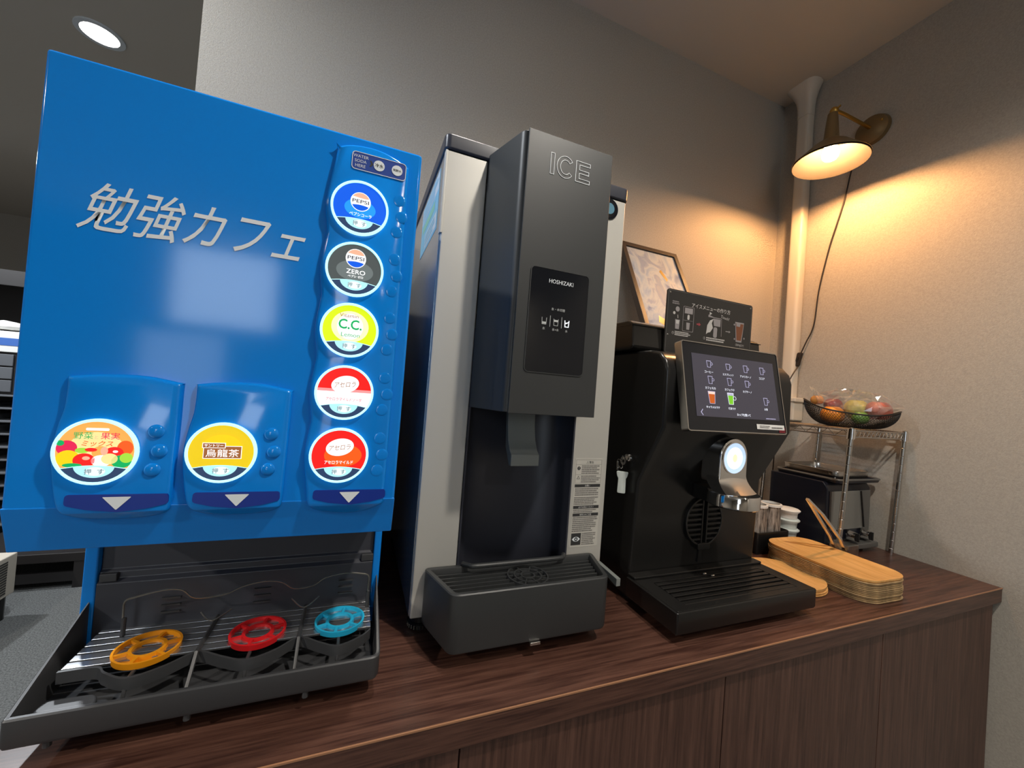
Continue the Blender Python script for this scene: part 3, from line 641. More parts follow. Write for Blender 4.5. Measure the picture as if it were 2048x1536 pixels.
for (z, s) in ((-0.1660, 'お願い'), (-0.2060, '必ずお読みください'), (-0.2200, '使用上のご注意')):
    st = obj('heading_strip', B().flat([(0.3865, z - 0.0028), (0.4420, z - 0.0028), (0.4420, z + 0.0028), (0.3865, z + 0.0028)], FB, 0.0006), m_ink, wl, smooth=False)
    text(s, FB, 0.4140, z, m_paper, st, h=0.0034, w0=0.0008)
bars(wl, FB, 0.388, 0.4415, -0.1850, -0.1700, 4, m_ink2, 0.0006); bars(wl, FB, 0.387, 0.4415, -0.2020, -0.1865, 5, m_ink2, 0.0006)
bars(wl, FB, 0.387, 0.4415, -0.2165, -0.2095, 2, m_ink2, 0.0006); bars(wl, FB, 0.387, 0.4415, -0.2520, -0.2235, 8, m_ink2, 0.0006)
eb = obj('eye_symbol', B().flat([(0.3868, -0.2760), (0.4075, -0.2760), (0.4075, -0.2540), (0.3868, -0.2540)], FB, 0.0006), m_ink, wl, smooth=False)
obj('eye_white', B().flat([(0.3885, -0.2650), (0.3925, -0.2615), (0.3972, -0.2605), (0.4018, -0.2615), (0.4060, -0.2650), (0.4018, -0.2685), (0.3972, -0.2695), (0.3925, -0.2685)], FB, 0.0008), m_white, eb, smooth=False)
obj('pupil', B().ring(circ(0.3972, -0.265, 0.0036, 18), circ(0.3972, -0.265, 0.0016, 18), FB, 0.0008, 0.0010), m_ink, eb)
bars(wl, FB, 0.4095, 0.4415, -0.2770, -0.2535, 7, m_ink2, 0.0006)
# blue sticker on the left side
FS = FL(0.1025)
m_stk = M('sticker_blue', (0.22, 0.52, 0.66), 0.4); m_stw = M('sticker_white', (0.62, 0.68, 0.70), 0.4)
sk = obj('side_sticker', B().fp(rrect(-0.762, 0.318, 0.190, 0.104, 0.001), FS, -0.0002, 0.0004), m_stk, I)
obj('sticker_band', B().flat([(-0.855, 0.336), (-0.669, 0.336), (-0.669, 0.368), (-0.855, 0.368)], FS, 0.0006), m_stw, sk, smooth=False)
obj('sticker_field', B().flat([(-0.800, 0.272), (-0.675, 0.272), (-0.675, 0.300), (-0.800, 0.300)], FS, 0.0006), m_stw, sk, smooth=False)
obj('sticker_patch', B().flat([(-0.840, 0.312), (-0.700, 0.312), (-0.700, 0.328), (-0.840, 0.328)], FS, 0.0006), M('sticker_green', (0.25, 0.55, 0.40), 0.4), sk, smooth=False)
bars(sk, FS, -0.795, -0.680, 0.275, 0.298, 3, m_stk, 0.0008); bars(sk, FS, -0.850, -0.675, 0.338, 0.366, 4, m_stk, 0.0008)

# ------------------------------------------------------------------ coffee machine
C0, C1 = 0.527, 0.877
K = thing('coffee_machine', 'black automatic coffee machine with touch screen and chrome spout, right of the ice machine', 'coffee machine', (0.702, 0.82, -0.40))
prof = [(0.630, -0.392), (0.630, -0.335), (0.6245, -0.160), (0.5640, -0.045), (0.5660, 0.060), (0.5720, 0.080), (0.5880, 0.0965), (0.6150, 0.1020), (1.02, 0.1020), (1.02, -0.392)]
obj('body', B().prism_x(prof, C0, C1), m_black, K, bevel=0.006, seg=3)
for (x, y) in ((0.55, 0.66), (0.855, 0.66), (0.55, 0.99), (0.855, 0.99)):
    obj('foot', B().cyl((x, y, 0), 0.016, -0.400, -0.391, 16), m_blackm, K)
obj('bean_hopper', B().prism_x([(0.652, 0.103), (0.645, 0.110), (0.650, 0.1575), (0.665, 0.1650), (0.985, 0.1650), (0.985, 0.103)], 0.508, 0.880), m_hop, K, bevel=0.004)
obj('hopper_lid_seam', B().box(0.5075, 0.8805, 0.6475, 0.984, 0.1545, 0.1560), m_blackm, K)
# touch screen: leans back a little
b0, t0 = Vector((0.530, -0.0445)), Vector((0.5620, 0.1185)); dv = (t0 - b0).normalized(); LN = (t0 - b0).length
def FTS(u, v, w):    # u = x, v along the slope from the lower edge, w outward
    return (u, b0.x + dv.x * v - dv.y * w, b0.y + dv.y * v + dv.x * w)
SX0, SX1 = 0.5515, 0.8105; sc_ = (SX0 + SX1) / 2
ts = obj('touch_screen', B().fp(rrect(sc_, LN / 2, SX1 - SX0, LN, 0.005), FTS, -0.016, 0.0), m_glassblk, K, bevel=0.001)
obj('screen_frame', B().ring(rrect(sc_, LN / 2, SX1 - SX0 + 0.003, LN + 0.003, 0.006), rrect(sc_, LN / 2, SX1 - SX0 - 0.0006, LN - 0.0006, 0.0045), FTS, -0.0150, 0.0012), m_steel, ts)
m_disp = EM('display_back', (0.085, 0.078, 0.105), 0.40)
dx0, dx1, dz0, dz1 = SX0 + 0.022, SX1 - 0.015, 0.026, LN - 0.021
ds = obj('display', B().flat([(dx0, dz0), (dx1, dz0), (dx1, dz1), (dx0, dz1)], FTS, 0.0006), m_disp, ts, smooth=False)
m_lcdw = EM('display_white', (0.85, 0.88, 1.0), 0.9); m_lcdl = EM('display_violet', (0.55, 0.52, 0.75), 0.7)
DW, DH = dx1 - dx0, dz1 - dz0
def dpx(a, c): return dx0 + a * DW, dz1 - c * DH      # fractions from the upper left
def cup(a, c, w, h, mat, fill=None, foam=None, handle=True):
    x, z = dpx(a, c); t = 0.0006
    if fill:
        obj('drink_picture', B().flat([(x - w * 0.46, z + h / 2), (x - w * 0.34, z - h / 2), (x + w * 0.34, z - h / 2), (x + w * 0.46, z + h / 2)], FTS, 0.0010), fill, ts, smooth=False)
        obj('drink_picture', B().flat([(x - w * 0.46, z + h / 2), (x - w * 0.42, z + h * 0.27), (x + w * 0.42, z + h * 0.27), (x + w * 0.46, z + h / 2)], FTS, 0.0013), foam, ts, smooth=False)
    O = [(x - w / 2, z + h / 2), (x - w * 0.36, z - h / 2), (x + w * 0.36, z - h / 2), (x + w / 2, z + h / 2)]
    In = [(x - w / 2 + t * 1.2, z + h / 2 - t * 1.5), (x - w * 0.36 + t, z - h / 2 + t), (x + w * 0.36 - t, z - h / 2 + t), (x + w / 2 - t * 1.2, z + h / 2 - t * 1.5)]
    obj('cup_icon', B().ring(O, In, FTS, 0.0012, 0.0016), mat, ts, smooth=False)
    if handle: obj('cup_icon', B().ring(circ(x + w * 0.62, z + h * 0.05, w * 0.24, 14), circ(x + w * 0.62, z + h * 0.05, w * 0.24 - t, 14), FTS, 0.0012, 0.0016), mat, ts, smooth=False)
for (a, c, s, hh) in ((0.185, 0.155, 'コーヒー', 0.013), (0.410, 0.165, 'エスプレッソ', 0.012), (0.625, 0.165, 'アメリカーノ', 0.0145), (0.835, 0.165, 'ココア', 0.0145), (0.185, 0.415, 'カフェモカ', 0.0150), (0.410, 0.415, 'カフェラテ', 0.0150), (0.625, 0.420, 'カプチーノ', 0.0130), (0.840, 0.690, 'お湯', 0.0150)):
    cup(a, c, 0.0115, hh, m_lcdl); x, z = dpx(a - 0.005, c + 0.130); text(s, FTS, x, z, m_lcdw, ts, h=0.0046, w0=0.0010, bold=0.012)
m_coff = EM('display_caramel', lin(200, 95, 30), 0.8); m_matcha = EM('display_matcha', lin(120, 195, 40), 0.9); m_foam = EM('display_foam', lin(255, 215, 200), 0.85)
cup(0.185, 0.695, 0.0185, 0.0235, m_lcdl, m_coff, m_foam, False); cup(0.405, 0.690, 0.0165, 0.0225, m_lcdw, m_matcha, m_lcdl)
for (a, c, s) in ((0.190, 0.850, 'キャラメルラテ'), (0.410, 0.850, '抹茶ラテ')): x, z = dpx(a, c); text(s, FTS, x, z, m_lcdw, ts, h=0.0046, w0=0.0010, bold=0.02)
x, z = dpx(0.545, 0.940); text('カップを置いて', FTS, x, z, m_lcdw, ts, w=0.037, w0=0.0010, bold=0.02)
x, z = dpx(0.055, 0.935); obj('back_arrow', B().flat([(x + 0.003, z + 0.006), (x - 0.002, z), (x + 0.003, z - 0.006), (x + 0.0042, z - 0.0052), (x + 0.0002, z), (x + 0.0042, z + 0.0052)], FTS, 0.0010), m_lcdl, ts, smooth=False)
bars(ts, FTS, dx1 - 0.040, dx1 - 0.012, dz0 + 0.0015, dz0 + 0.0045, 1, m_lcdl, 0.0010, jit=0)
st = obj('price_strip', B().flat([(0.7270, 0.0075), (0.8060, 0.0075), (0.8060, 0.0172), (0.7270, 0.0172)], FTS, 0.0008), m_paper, ts, smooth=False)
obj('red_corner', B().flat([(0.7900, 0.0020), (0.8085, 0.0020), (0.8085, 0.0130), (0.7900, 0.0075)], FTS, 0.0007), M('label_red', (0.13, 0.006, 0.012), 0.5), ts, smooth=False)
bars(ts, FTS, 0.735, 0.765, 0.0095, 0.0152, 2, m_ink2, 0.0011); bars(ts, FTS, 0.768, 0.802, 0.0090, 0.0135, 1, m_ink2, 0.0011)
# spout
sx = 0.7010
def FSP(u, v, w): return (u, 0.5545 - w, v)
tong = [(sx - 0.0355, -0.150), (sx - 0.0375, -0.140), (sx - 0.0370, -0.098)] + [(sx + 0.037 * math.cos(a), -0.096 + 0.0370 * math.sin(a)) for a in [R(180 - 180 * k / 16) for k in range(1, 16)]] + [(sx + 0.0370, -0.098), (sx + 0.0375, -0.140), (sx + 0.0355, -0.150)]
spo = obj('spout', B().fp(tong, FSP, -0.045, 0.0), m_chrome, K, bevel=0.003, seg=3)
lip = B(); loops = []
for k in range(7):
    t = k / 6; y = 0.5560 - 0.026 * t * t; z = -0.134 - 0.033 * t; wd = 0.0372 + 0.004 * t
    loops.append([(sx - wd, y, z), (sx - wd * 0.6, y - 0.006 * t, z), (sx, y - 0.010 * t, z), (sx + wd * 0.6, y - 0.006 * t, z), (sx + wd, y, z), (sx + wd, y + 0.03, z), (sx - wd, y + 0.03, z)])
lip.loft(loops); obj('spout_lip', lip, m_chrome, spo, ang=50)
sr = obj('spout_ring', B().lathe([(0.0005, -0.1905), (0.0450, -0.1905), (0.0470, -0.1885), (0.0470, -0.1665), (0.0458, -0.1645), (0.0005, -0.1645)], (sx, 0.553, 0), 48), m_chrome, spo)
obj('spout_arm', B().fp(rrect(sx, 0.600, 0.062, 0.060, 0.012), FT(0), -0.192, -0.164), m_blackm, K, bevel=0.002)
obj('light_bezel', B().ring(circ(sx, -0.0985, 0.0325, 36), circ(sx, -0.0985, 0.0300, 36), FSP, -0.0005, 0.0014), m_chrome, spo)
obj('light_disc', B().flat(circ(sx, -0.0985, 0.0301, 36), FSP, 0.0004), EM('spout_halo', (0.55, 0.72, 0.95), 1.0), spo, smooth=False)
obj('light_disc', B().flat(circ(sx, -0.0985, 0.0215, 36), FSP, 0.0008), EM('spout_light', (1.0, 1.0, 0.97), 1.5), spo, smooth=False)
obj('light_core', B().flat(circ(sx, -0.0985, 0.0065, 20, 0.0080), FSP, 0.0012), EM('spout_core', (0.95, 0.90, 0.55), 1.0), spo, smooth=False)
# folding cup rest on the front
FV = FX(0.6265)
cr = obj('cup_rest', B().ring(circ(0.709, -0.246, 0.0525, 40), circ(0.709, -0.246, 0.0480, 40), FV, -0.003, 0.006), m_blackm, K, bevel=0.001)
for k in range(8):
    z = -0.283 + 0.0105 * k; hw = math.sqrt(max(0, 0.0480 ** 2 - (z + 0.246) ** 2))
    for (a, c) in ((-hw, -0.0075), (0.0075, hw)):
        obj('rest_bar', B().box(0.709 + a, 0.709 + c, 0.6215, 0.6260, z - 0.0020, z + 0.0020), m_blackm, cr)
for x in (-0.0065, 0.0065): obj('rest_post', B().box(0.709 + x - 0.0015, 0.709 + x + 0.0015, 0.6205, 0.626, -0.292, -0.200), m_blackm, cr)
obj('rest_hinge', B().fp(rrect(0.709, -0.298, 0.034, 0.014, 0.003), FV, -0.003, 0.008), m_blackm, cr, bevel=0.001)
obj('rest_stem', B().fp([(0.702, -0.334), (0.716, -0.334), (0.714, -0.305), (0.704, -0.305)], FX(0.630), -0.001, 0.003), m_blackm, cr)
# drip tray
T0, T1 = 0.5190, 0.8785
kt = obj('drip_tray', tray(rounded([(T0, 0.629), (T0, 0.4955), (T1, 0.4955), (T1, 0.629)], 0.004), 0.030, lambda y: -0.3460, -0.3835, -0.3620), m_black, K)
obj('tray_well', B().ring(rrect((T0 + T1) / 2, 0.5625, T1 - T0 - 0.008, 0.128, 0.002), rrect((T0 + T1) / 2, 0.5520, 0.290, 0.082, 0.003), FT(0), -0.3475, -0.3452), m_black, kt, bevel=0.0006)
for k in range(6):
    y = 0.5180 + 0.0136 * k
    obj('tray_slat', B().box(0.5550, 0.8430, y - 0.0042, y + 0.0042, -0.3490, -0.3450), m_black, kt, bevel=0.0010)
for x in (0.63, 0.70, 0.77): obj('slat_bridge', B().box(x - 0.003, x + 0.003, 0.512, 0.592, -0.3530, -0.3490), m_blackm, kt)
obj('tray_back_lip', B().box(T0 + 0.004, T1 - 0.004, 0.6080, 0.629, -0.3450, -0.3400), m_black, kt, bevel=0.0015)
for (x, y) in ((0.692, 0.598), (0.703, 0.588)): obj('glass_bead', B().ball((x, y, -0.3440), 0.0032, 1.5, 1, 0.7, 8), m_chrome, kt)
obj('tray_foot', B().box(0.56, 0.84, 0.53, 0.62, -0.400, -0.3835), m_blackm, kt)
# lock and hanging key
obj('lock', B().lathe([(0.0005, -0.006), (0.0075, -0.006), (0.0090, -0.003), (0.0090, 0.001), (0.0005, 0.001)], (C0, 0.655, -0.118), 20, 'X'), m_chrome, K)
ky = thing('key_ring', 'small keys with a whitish plastic tag hanging in the lock of the coffee machine', 'key', (C0 - 0.012, 0.662, -0.135))
obj('key_blade', B().box(C0 - 0.016, C0 - 0.004, 0.6535, 0.6565, -0.1225, -0.1135), m_chrome, ky)
obj('key_bow', B().ring(circ(-0.655, -0.124, 0.0085, 18), circ(-0.655, -0.124, 0.0040, 18), FL(C0), 0.0125, 0.0145), m_chrome, ky)
obj('ring', B().tube([(C0 - 0.014 - 0.003 * math.sin(a), 0.664 + 0.008 * math.cos(a), -0.132 + 0.0095 * math.sin(a)) for a in [2 * PI * k / 20 for k in range(20)]], 0.0008, 6, True), m_chrome, ky)
obj('key_blade', B().fp([(-0.6750, -0.128), (-0.6700, -0.128), (-0.6690, -0.146), (-0.6740, -0.146)], FL(C0), 0.0130, 0.0145), m_chrome, ky)
obj('plastic_tag', B().fp(rounded([(-0.0095, -0.146), (0.0095, -0.146), (0.0080, -0.156), (0.0060, -0.160), (0.0066, -0.190), (-0.0066, -0.190), (-0.0060, -0.160), (-0.0080, -0.156)], 0.003), lambda u, v, w: (C0 - 0.013 + 0.79 * u * 1.25 - 0.62 * w, 0.656 - 0.62 * u * 1.25 - 0.79 * w, v), -0.0025, 0.0025), m_lidw, ky, bevel=0.001)

# ------------------------------------------------------------------ menu sign, picture
FM = FX(0.6380)
sg = thing('menu_sign', 'small black menu sign with white print standing above the touch screen', 'sign', (0.703, 0.640, 0.103))
m_board = M('sign_board', (0.022, 0.021, 0.020), 0.35)
SL, SRr, SB, ST = 0.5820, 0.8330, 0.1035, 0.2390
bd = obj('board', B().fp(rrect((SL + SRr) / 2, (SB + ST) / 2, SRr - SL, ST - SB, 0.006), FM, -0.003, 0.0), m_board, sg)
obj('border_line', B().ring(rrect((SL + SRr) / 2, (SB + ST) / 2, SRr - SL - 0.005, ST - SB - 0.005, 0.004), rrect((SL + SRr) / 2, (SB + ST) / 2, SRr - SL - 0.0058, ST - SB - 0.0058, 0.0037), FM, 0.0, 0.0003), m_ink2, bd)
for (x, z) in ((SL + 0.007, ST - 0.007), (SRr - 0.007, ST - 0.007), (SL + 0.007, 0.143)): obj('screw', B().dome(x, z, 0.0020, 0.0010, FM, 10), m_steel, sg)
m_pr = M('sign_white', (0.42, 0.40, 0.38), 0.6); m_prd = M('sign_grey', (0.24, 0.22, 0.22), 0.6); m_prb = M('sign_coffee', (0.16, 0.055, 0.025), 0.5); m_prr = M('sign_red', (0.25, 0.04, 0.05), 0.6)
text('アイスメニューの作り方', FM, 0.7060, 0.2130, m_pr, sg, w=0.1130, h=0.0100, w0=0.0004, bold=0.012)
text('Touch!', FM, 0.7480, 0.1990, m_pr, sg, w=0.0260, w0=0.0004, rot=R(-8), shear=0.1)
def sp_(pts, mat, w=0.0004, n='sign_print'): return obj(n, B().flat(pts, FM, w), mat, bd, smooth=False)
bars(bd, FM, 0.5960, 0.6180, 0.2080, 0.2160, 2, m_prd, 0.0004)
sp_(circ(0.6110, 0.1990, 0.0055, 14), m_prd); sp_(circ(0.6025, 0.1900, 0.0032, 12), m_pr); sp_([(0.6115, 0.1870), (0.6130, 0.1870), (0.6140, 0.1800), (0.6125, 0.1800)], m_pr)
sp_([(0.6060, 0.1770), (0.6190, 0.1770), (0.6175, 0.1570), (0.6075, 0.1570)], m_prd); sp_([(0.6080, 0.1755), (0.6170, 0.1755), (0.6160, 0.1680), (0.6090, 0.1680)], m_pr, 0.0007)
obj('machine_picture', B().ring(rrect(0.6420, 0.1815, 0.0300, 0.0530, 0.002), rrect(0.6420, 0.1815, 0.0286, 0.0516, 0.002), FM, 0, 0.0004), m_prd, bd)
sp_([(0.6310, 0.2050), (0.6530, 0.2050), (0.6530, 0.1930), (0.6310, 0.1930)], m_prd); sp_(rrect(0.6420, 0.1855, 0.0060, 0.0110, 0.003), m_pr); sp_([(0.6370, 0.1740), (0.6470, 0.1740), (0.6460, 0.1590), (0.6380, 0.1590)], m_prd); sp_([(0.6290, 0.1785), (0.6550, 0.1785), (0.6550, 0.1780), (0.6290, 0.1780)], m_prd)
sp_([(0.6660, 0.1760), (0.6720, 0.1760), (0.6720, 0.1785), (0.6780, 0.1745), (0.6720, 0.1705), (0.6720, 0.1730), (0.6660, 0.1730)], m_prr)
sp_([(0.6980, 0.2000), (0.7140, 0.1960), (0.7360, 0.1960), (0.7370, 0.1945), (0.6980, 0.1945)], m_prd); sp_([(0.7130, 0.1930), (0.7350, 0.1930), (0.7350, 0.1770), (0.7160, 0.1770)], m_prd)
sp_([(0.6940, 0.1560), (0.6960, 0.1760), (0.7030, 0.1870), (0.7130, 0.1920), (0.7090, 0.1820), (0.7130, 0.1720), (0.7060, 0.1620), (0.6990, 0.1600)], m_pr, 0.0007)
sp_([(0.7010, 0.2060), (0.7080, 0.2030), (0.7010, 0.1985)], m_pr, 0.0008); sp_(rrect(0.7210, 0.1630, 0.0110, 0.0230, 0.004), m_prd)
sp_([(0.7370, 0.1960), (0.7380, 0.1960), (0.7400, 0.1560), (0.7390, 0.1560)], m_prd)
sp_([(0.7520, 0.1705), (0.7620, 0.1705), (0.7620, 0.1725), (0.7670, 0.1695), (0.7620, 0.1665), (0.7620, 0.1685), (0.7520, 0.1685)], m_prd)
sp_([(0.7800, 0.1950), (0.8080, 0.1950), (0.8030, 0.1500), (0.7850, 0.1500)], m_prd); sp_([(0.7820, 0.1920), (0.8060, 0.1920), (0.8010, 0.1540), (0.7870, 0.1540)], m_prb, 0.0007); sp_([(0.7830, 0.1920), (0.7960, 0.1920), (0.7950, 0.1850), (0.7840, 0.1850)], m_prd, 0.0010)
for (x, z) in ((0.7770, 0.1880), (0.7800, 0.1560), (0.8100, 0.1600)): sp_(circ(x, z, 0.0022, 10), m_prd, 0.0009)
text('①', FM, 0.6020, 0.1480, m_pr, sg, h=0.0060, w0=0.0004); text('②', FM, 0.6900, 0.1470, m_pr, sg, h=0.0060, w0=0.0004); text('③ENJOY!', FM, 0.7980, 0.1430, m_pr, sg, w=0.0260, w0=0.0004)
bars(bd, FM, 0.6070, 0.6560, 0.1430, 0.1530, 3, m_pr, 0.0004); bars(bd, FM, 0.6960, 0.7560, 0.1420, 0.1510, 2, m_pr, 0.0004)
# framed picture standing on the hopper, leaning back to the wall
pb, ptp = Vector((0.908, 0.1780)), Vector((1.082, 0.5265)); pd = (ptp - pb).normalized(); PLN = (ptp - pb).length
def FPIC(u, v, w): return (u, pb.x + pd.x * v - pd.y * w, pb.y + pd.y * v + pd.x * w)
P0, P1 = 0.772, 1.010
pf = thing('framed_picture', 'dark framed abstract blue and white picture leaning on the wall behind the coffee machine', 'picture', (0.883, 0.90, 0.1665))
obj('frame', B().ring([(P0, 0), (P1, 0), (P1, PLN), (P0, PLN)], [(P0 + 0.016, 0.016), (P1 - 0.016, 0.016), (P1 - 0.016, PLN - 0.016), (P0 + 0.016, PLN - 0.016)], FPIC, -0.016, 0.004), m_frame, pf, bevel=0.001)
mp_ = bpy.data.materials.new('picture_print'); mp_.use_nodes = True; nt = mp_.node_tree; N = nt.nodes; L = nt.links
tc = N.new('ShaderNodeTexCoord'); mpp = N.new('ShaderNodeMapping'); mpp.inputs['Scale'].default_value = (7, 5, 5); L.new(tc.outputs['Object'], mpp.inputs[0])
nz = N.new('ShaderNodeTexNoise'); nz.inputs['Scale'].default_value = 1.6; nz.inputs['Detail'].default_value = 5; nz.inputs['Distortion'].default_value = 1.8; L.new(mpp.outputs[0], nz.inputs['Vector'])
crp = N.new('ShaderNodeValToRGB'); e = crp.color_ramp.elements; e[0].position = 0.30; e[0].color = (0.07, 0.12, 0.24, 1); e[1].position = 0.72; e[1].color = (0.30, 0.30, 0.31, 1)
for pos, col in ((0.42, (0.24, 0.30, 0.38, 1)), (0.52, (0.36, 0.37, 0.38, 1)), (0.60, (0.20, 0.24, 0.32, 1))):
    q = crp.color_ramp.elements.new(pos); q.color = col
L.new(nz.outputs['Fac'], crp.inputs[0]); L.new(crp.outputs[0], N['Principled BSDF'].inputs['Base Color']); N['Principled BSDF'].inputs['Roughness'].default_value = 0.55
pc = obj('print', B().fp([(P0 + 0.0155, 0.0155), (P1 - 0.0155, 0.0155), (P1 - 0.0155, PLN - 0.0155), (P0 + 0.0155, PLN - 0.0155)], FPIC, -0.010, -0.002), mp_, pf)
m_yp = M('yellow_patch', (0.42, 0.22, 0.02), 0.3)
for P in ([(0.835, 0.075), (0.872, 0.055), (0.880, 0.080), (0.842, 0.100)], [(0.905, 0.29), (0.925, 0.25), (0.932, 0.262), (0.915, 0.30)], [(0.893, 0.135), (0.912, 0.115), (0.916, 0.128), (0.898, 0.150)], [(0.945, 0.165), (0.975, 0.160), (0.972, 0.180), (0.948, 0.182)]):
    obj('yellow_patch', B().flat(P, FPIC, -0.0016), m_yp, pf, smooth=False)

# ------------------------------------------------------------------ plates
def tray_plate(out, zt_, th, inset, depth):
    n = len(out); c = Vector((sum(p[0] for p in out) / n, sum(p[1] for p in out) / n))
    def ins(d): return [tuple(Vector(p) - (Vector(p) - c).normalized() * d) for p in out]
    return B().loft([[(x, y, 0) for x, y in ins(0.002)], [(x, y, th * 0.4) for x, y in ins(0.0004)], [(x, y, th) for x, y in out], [(x, y, th) for x, y in ins(0.0025)], [(x, y, th - depth) for x, y in ins(inset)]])
lp = rrect(0, 0, 0.160, 0.245, 0.046, 8)
ncl = 13; pitch = 0.0440 / 12
ORD = ['first', 'second', 'third', 'fourth', 'fifth', 'sixth', 'seventh', 'eighth', 'ninth', 'tenth', 'eleventh', 'twelfth', 'lowest']
def place_stack(name, mat, out, x, y, n, pitch, rz, labt, labm, group, inset, top_th, top_deep):
    proto = obj(name, tray_plate(out, 0, pitch * 0.80, inset, pitch * 0.22), m_bamedge if n > 4 else m_bamr, None, (0, 0, 0))
    for k in range(n):
        if k == n - 1:
            o = obj(name, tray_plate(out, 0, top_th, inset, top_deep), mat, None, (0, 0, 0), ang=25); tag(o, labt, 'plate', group)
        else:
            o = proto if k == 0 else proto.copy()
            if k: COL.objects.link(o)
            tag(o, labm % ORD[n - 1 - k], 'plate', group)
        o.location = (x + random.uniform(-0.0014, 0.0014), y + random.uniform(-0.0014, 0.0014), ZO - 0.3998 + pitch * k); o.rotation_euler = (0, 0, rz + random.uniform(-0.008, 0.008))
place_stack('long_plate', m_bam, lp, 1.126, 0.611, ncl, pitch, R(-2), 'rounded rectangular bamboo plate on top of the tall stack', '%s bamboo plate from the top of the tall rectangular stack', 'rectangular bamboo plates in a stack', 0.014, 0.0060, 0.0040)
place_stack('round_plate', m_bamr, circ(0, 0, 0.083, 40), 0.983, 0.628, 3, 0.0040, 0, 'round bamboo plate on top of the low stack beside the coffee drip tray', '%s round bamboo plate from the top of the low stack', 'round bamboo plates beside the coffee machine', 0.022, 0.0075, 0.0042)

# ------------------------------------------------------------------ wire rack with basket, toaster, small things
def lean(p): return (p.x, p.y - 0.044 * (p.z + 0.40), p.z)
RX0, RX1, RY0, RY1, RT = 1.270, 1.532, 0.672, 0.905, -0.036
rk = thing('wire_rack', 'small chrome wire rack on four grooved posts in the corner by the right wall', 'rack', (1.40, 0.79, -0.40))
def post(x, y):
    pr = [(0.0005, -0.3998), (0.0062, -0.3998)]; z = -0.385
    while z < RT - 0.03:
        pr += [(0.0062, z - 0.0012), (0.0052, z), (0.0062, z + 0.0012)]; z += 0.0254
    pr += [(0.0062, RT + 0.006), (0.0005, RT + 0.008)]
    return obj('post', B().lathe(pr, (x, y, 0), 14).each(lean), m_steel, rk)
for (x, y) in ((RX0, RY0), (RX1, RY0), (RX0, RY1), (RX1, RY1)):
    p_ = post(x, y)
    obj('collar', B().lathe([(0.0066, RT - 0.024), (0.0100, RT - 0.024), (0.0092, RT + 0.004), (0.0066, RT + 0.004)], (x, y, 0), 16).each(lean), m_chrome, p_)
for z in (RT, RT - 0.018):
    for (a, c) in (((RX0, RY0), (RX1, RY0)), ((RX1, RY0), (RX1, RY1)), ((RX1, RY1), (RX0, RY1)), ((RX0, RY1), (RX0, RY0))):
        obj('deck_rail', B().tube([(a[0], a[1], z), (c[0], c[1], z)], 0.0022, 8).each(lean), m_steel, rk)
def zig(a, c, n):
    P = []
    for k in range(n * 2 + 1):
        t = k / (n * 2); P.append((a[0] + (c[0] - a[0]) * t, a[1] + (c[1] - a[1]) * t, RT if k % 2 else RT - 0.018))
    return P
obj('truss_wire', B().tube(zig((RX0, RY0), (RX1, RY0), 14), 0.0011, 5).each(lean), m_steel, rk)
obj('truss_wire', B().tube(zig((RX0, RY0), (RX0, RY1), 6), 0.0011, 5).each(lean), m_steel, rk)
for k in range(11):
    x = RX0 + (RX1 - RX0) * (k + 0.5) / 11
    obj('deck_wire', B().tube([(x, RY0, RT + 0.0030), (x, RY1, RT + 0.0030)], 0.0012, 5).each(lean), m_steel, rk)

# mesh basket
bx, by, bz = 1.418, 0.735, RT + 0.0052
th_ = math.atan2(-0.89, 0.46)
bk = thing('mesh_basket', 'shallow black wire mesh basket with wide curved ends on the wire rack', 'basket', (bx, by, bz))
def bowl_pt(a, t, grow=0.0):
    # t 0..1 from the base edge to the rim; rim rises toward both long ends
    r = 0.054 + 0.062 * math.sin(t * PI / 2) + grow; h = 0.052 * (1 - math.cos(t * PI / 2)); e = abs(math.cos(a)) ** 3
    h *= 0.78 + 0.50 * e
    u, v = r * math.cos(a) * 0.98 - 0.006, r * math.sin(a) * 0.80
    h = h - 0.10 * (u - 0.0) * t
    return (bx + u * math.cos(th_) - v * math.sin(th_), by + u * math.sin(th_) + v * math.cos(th_), bz + 0.0012 + h)
b = B(); NA, NT = 96, 13; vs = []
for j in range(NT + 1): vs.append([b.v(bowl_pt(2 * PI * (i + 0.5 * (j % 2)) / NA, j / NT)) for i in range(NA)])
for j in range(NT):
    for i in range(NA):
        k = (i + 1) % NA
        if j % 2 == 0: b.b.faces.new((vs[j][i], vs[j][k], vs[j + 1][i])); b.b.faces.new((vs[j][k], vs[j + 1][k], vs[j + 1][i]))
        else: b.b.faces.new((vs[j][i], vs[j + 1][k], vs[j + 1][i])); b.b.faces.new((vs[j][i], vs[j][k], vs[j + 1][k]))
bw = obj('mesh_bowl', b, m_mesh, bk, smooth=False)
md = bw.modifiers.new('wire', 'WIREFRAME'); md.thickness = 0.0015; md.use_replace = True; md.use_even_offset = False
obj('basket_rim', B().tube([bowl_pt(2 * PI * i / 60, 1.0) for i in range(60)], 0.0024, 8, True), m_mesh, bk)
obj('base_ring', B().tube([bowl_pt(2 * PI * i / 40, 0.0) for i in range(40)], 0.0018, 8, True), m_mesh, bk)
obj('basket_floor', B().fp([(p[0], p[1]) for p in [bowl_pt(2 * PI * i / 40, 0) for i in range(40)]], FT(bz), 0.0002, 0.0012), m_mesh, bk)
